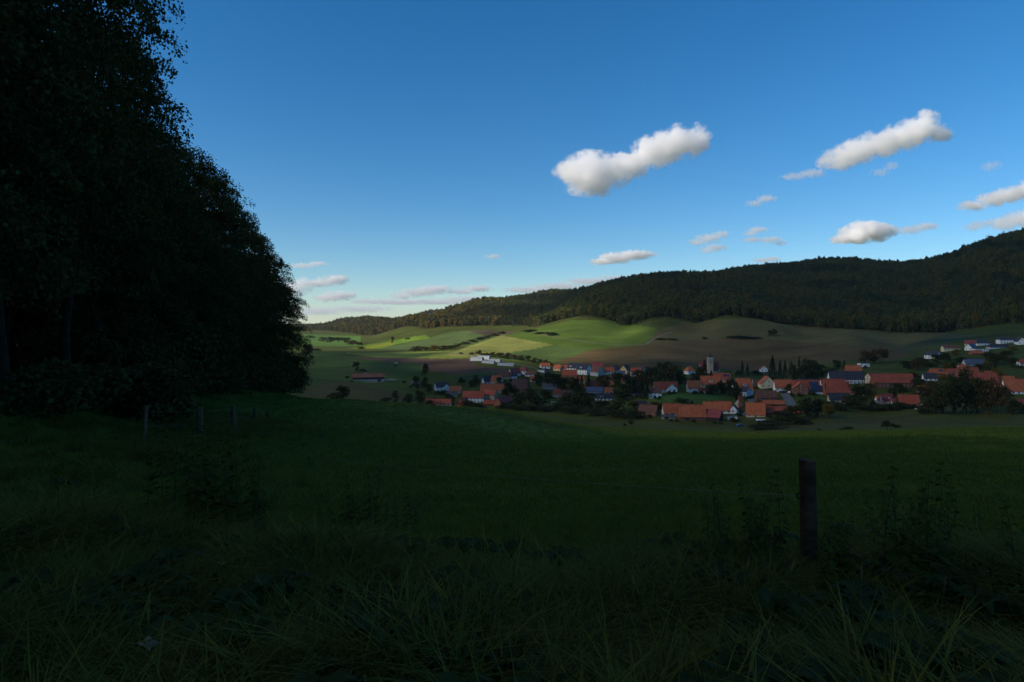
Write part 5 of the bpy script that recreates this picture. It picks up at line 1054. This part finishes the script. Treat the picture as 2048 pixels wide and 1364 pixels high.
cloud('large white cumulus shaped like a bone, biggest cloud in the sky', 5200, [(1180, 352, 62, 40), (1150, 345, 40, 26), (1215, 340, 46, 34), (1265, 325, 44, 26), (1310, 305, 48, 30), (1350, 290, 46, 34), (1385, 280, 34, 30), (1358, 268, 20, 20)], 6, puffs=2)
cloud('long white cumulus rising to the right, upper right of the sky', 6200, [(1680, 318, 40, 20), (1715, 303, 42, 22), (1755, 290, 44, 24), (1800, 275, 46, 26), (1838, 258, 40, 30), (1850, 240, 24, 18), (1872, 272, 30, 12)], 5, puffs=2)
cloud('small bright domed cumulus just above the right-hand ridge', 8600, [(1700, 478, 38, 10), (1730, 464, 44, 20), (1755, 464, 34, 18), (1725, 455, 26, 14)], 7, puffs=2)
cloud('pale elongated cloud cut by the right frame edge', 7500, [(1950, 410, 30, 10), (1985, 400, 36, 13), (2025, 388, 40, 15), (2060, 380, 40, 18)], 3, puffs=1)
cloud('faint grey cloud at the right edge above the hilltop', 8200, [(2010, 445, 24, 13), (2045, 438, 34, 17)], 2.5)
cloud('pale flat cumulus over the middle of the ridge', 11000, [(1205, 523, 26, 7), (1235, 515, 34, 11), (1270, 509, 34, 10), (1295, 508, 22, 6)], 3.2, puffs=1)
for lab, D, lb, od in [('grey wisp left of the small domed cumulus, upper of three', 9500, [(1395, 484, 18, 6), (1418, 476, 24, 8), (1442, 468, 16, 7)], 2.6), ('grey wisp below the wisp left of the domed cumulus', 9800, [(1412, 501, 14, 5), (1428, 496, 22, 7)], 2.4),
        ('small grey cloudlet above the slanted wisp pair', 9000, [(1500, 467, 14, 5), (1516, 459, 18, 6)], 2.4), ('thin slanted wisp under the small grey cloudlet', 9300, [(1508, 479, 22, 4), (1540, 480, 20, 6), (1560, 486, 12, 5)], 2.0), ('tiny grey wisp midway between the two big cumulus', 7000, [(1508, 407, 16, 6), (1530, 398, 18, 7)], 2.0),
        ('faint tail wisp left of the long white cumulus', 6800, [(1590, 352, 24, 6), (1625, 346, 26, 7)], 1.6), ('faint wisp under the middle of the long white cumulus', 7000, [(1760, 345, 18, 7), (1780, 332, 12, 8)], 1.2), ('grey wisp right of the small domed cumulus', 9000, [(1820, 460, 26, 7), (1850, 453, 24, 7)], 2.2),
        ('small faint cloud left of the edge cloud over the hilltop', 9000, [(1945, 455, 18, 7), (1962, 448, 18, 8)], 1.8), ('tiny isolated grey wisp over the valley', 11000, [(985, 513, 16, 5)], 1.6), ('tiny faint cloud high near the right edge', 7200, [(1980, 332, 16, 9)], 1.2),
        ('white puffy cloud beside the end of the wood', 15000, [(590, 575, 34, 14), (605, 568, 20, 12)], 4), ('white cloud right of the puff by the wood', 15000, [(640, 566, 22, 7), (665, 560, 26, 9), (683, 556, 12, 6)], 4), ('low whitish cloud over the valley end', 17000, [(650, 596, 22, 7), (675, 592, 30, 9), (700, 590, 14, 6)], 3.5),
        ('long pale cloud low over the far wooded spur', 18000, [(805, 592, 24, 6), (835, 584, 36, 8), (875, 579, 34, 8)], 3.2), ('pale cloud right of the long one over the far spur', 18000, [(925, 583, 26, 5), (955, 577, 30, 6)], 2.6), ('thin grey streak low over the far ridges', 20000, [(745, 603, 40, 5), (800, 604, 60, 5), (870, 603, 60, 5), (935, 598, 50, 5)], 1.7),
        ('thin grey streak over the middle ridge skyline', 20000, [(1060, 580, 50, 6), (1120, 572, 50, 6), (1180, 563, 50, 6), (1225, 556, 34, 4)], 1.8), ('faint white veil above the puffs by the wood', 15000, [(605, 531, 26, 5), (635, 527, 22, 4)], 1.6), ('low grey-white veil at the horizon of the valley', 24000, [(640, 622, 60, 8), (720, 618, 60, 6)], 1.4), ('faint cloud scrap just above the ridge right of the gap trees', 10000, [(1525, 521, 22, 4), (1545, 518, 18, 4)], 1.8)]:
    cloud(lab, D, lb, od * .45, 3.0, 'small clouds near the horizon')

# the cloud bank toward the sun, left of the frame, whose shadow lies over meadow, village and ridge
def cloud_bank():
    Hc = 1000.0; k = (Hc + 45) / math.tan(se); ox, oy = -math.sin(sa) * k, math.cos(sa) * k
    B = np.array([(-900, 1250), (-420, 1160), (-262, 1050), (-200, 930), (-116, 825), (-16, 845), (60, 890), (160, 1000), (240, 1150), (270, 1500), (280, 1740), (110, 1830), (-60, 1900), (-80, 2090), (60, 2190), (300, 2210), (320, 2620), (1900, 2620), (1900, -500), (-900, -500)], float)
    st = 28.0; gx, gy = np.meshgrid(np.arange(-1000, 2000, st), np.arange(-600, 2720, st)); P = np.c_[gx.ravel(), gy.ravel()]; ins = inpoly(P[:, 0], P[:, 1], [tuple(b) for b in B]); dist = np.full(len(P), 1e9)
    for a, b in zip(B, np.roll(B, -1, 0)):
        ab = b - a; t = np.clip(((P - a) @ ab) / (ab @ ab), 0, 1); dist = np.minimum(dist, np.linalg.norm(P - a - t[:, None] * ab, axis=1))
    f = np.where(ins, dist, -dist) + np.array([70 * mnoise.noise((x * .006, y * .006, 1)) + 60 * mnoise.noise((x * .02, y * .02, 5)) for x, y in P])
    th = np.sqrt(np.clip(f / 420, 0, 1)); bump = np.array([mnoise.fractal((x * .005, y * .005, 2), 1.0, 2.0, 4) for x, y in P])
    nr, nc = gx.shape; zt = Hc + th * (190 + 120 * bump) + 2; zb = Hc - th * (45 + 25 * bump) - 2; n = len(P); X, Y = P[:, 0] + ox, P[:, 1] + oy
    V = np.r_[np.c_[X, Y, zt], np.c_[X, Y, zb]]; i, j = np.meshgrid(np.arange(nr - 1), np.arange(nc - 1), indexing='ij'); q = np.stack([i * nc + j, i * nc + j + 1, (i + 1) * nc + j + 1, (i + 1) * nc + j], -1).reshape(-1, 4); keep = (f[q] > 0).sum(1) >= 2; q = q[keep]
    # thin at its ragged rim, letting some sun through everywhere
    m = bpy.data.materials.new('bank_vapour'); m.use_nodes = True; nt = m.node_tree; N = nt.nodes; b_ = N['Principled BSDF']; b_.inputs['Base Color'].default_value = (.85, .85, .86, 1); b_.inputs['Roughness'].default_value = 1; b_.inputs['Specular IOR Level'].default_value = 0
    at = N.new('ShaderNodeAttribute'); at.attribute_name = 'clear'; tr = N.new('ShaderNodeBsdfTransparent'); tl = N.new('ShaderNodeBsdfTranslucent'); tl.inputs[0].default_value = (.85, .85, .86, 1); m1 = N.new('ShaderNodeMixShader'); m1.inputs[0].default_value = .5; m2 = N.new('ShaderNodeMixShader')
    nt.links.new(b_.outputs[0], m1.inputs[1]); nt.links.new(tl.outputs[0], m1.inputs[2]); nt.links.new(at.outputs['Fac'], m2.inputs[0]); nt.links.new(m1.outputs[0], m2.inputs[1]); nt.links.new(tr.outputs[0], m2.inputs[2]); nt.links.new(m2.outputs[0], N['Material Output'].inputs['Surface'])
    me = npmesh('cloud_bank', V, np.r_[q, q[:, ::-1] + n], [m], smooth=True); cl_ = np.sqrt(BANK_CLEAR + (1 - BANK_CLEAR) * np.exp(-np.clip(f, 0, None) / 45.0)); me.attributes.new('clear', 'FLOAT', 'POINT').data.foreach_set('value', np.r_[cl_, cl_].astype(np.float32)); tag(link('cloud_bank', me), kind='stuff')
BANK_CLEAR = 0.14
cloud_bank()

# ------------------------------------------------------------------ valley air
def haze():
    g = bpy.data.objects['ground'].data; co = np.empty(len(g.vertices) * 3, np.float32); g.vertices.foreach_get('co', co); z = co[2::3]; R_ = 15600
    o = MB().box(-R_, R_, -R_, R_, float(z.min()) - 1.0, float(z.max()) + 40).build('haze', []); m = bpy.data.materials.new('haze_air'); m.use_nodes = True; nt = m.node_tree; nt.nodes.remove(nt.nodes['Principled BSDF'])
    pv = nt.nodes.new('ShaderNodeVolumePrincipled'); pv.inputs['Color'].default_value = (.80, .90, 1, 1); pv.inputs['Density'].default_value = 2.2e-5; pv.inputs['Anisotropy'].default_value = .3; nt.links.new(pv.outputs[0], nt.nodes['Material Output'].inputs['Volume']); o.data.materials.append(m); tag(o, kind='stuff')
HAZE = True
if HAZE: haze()
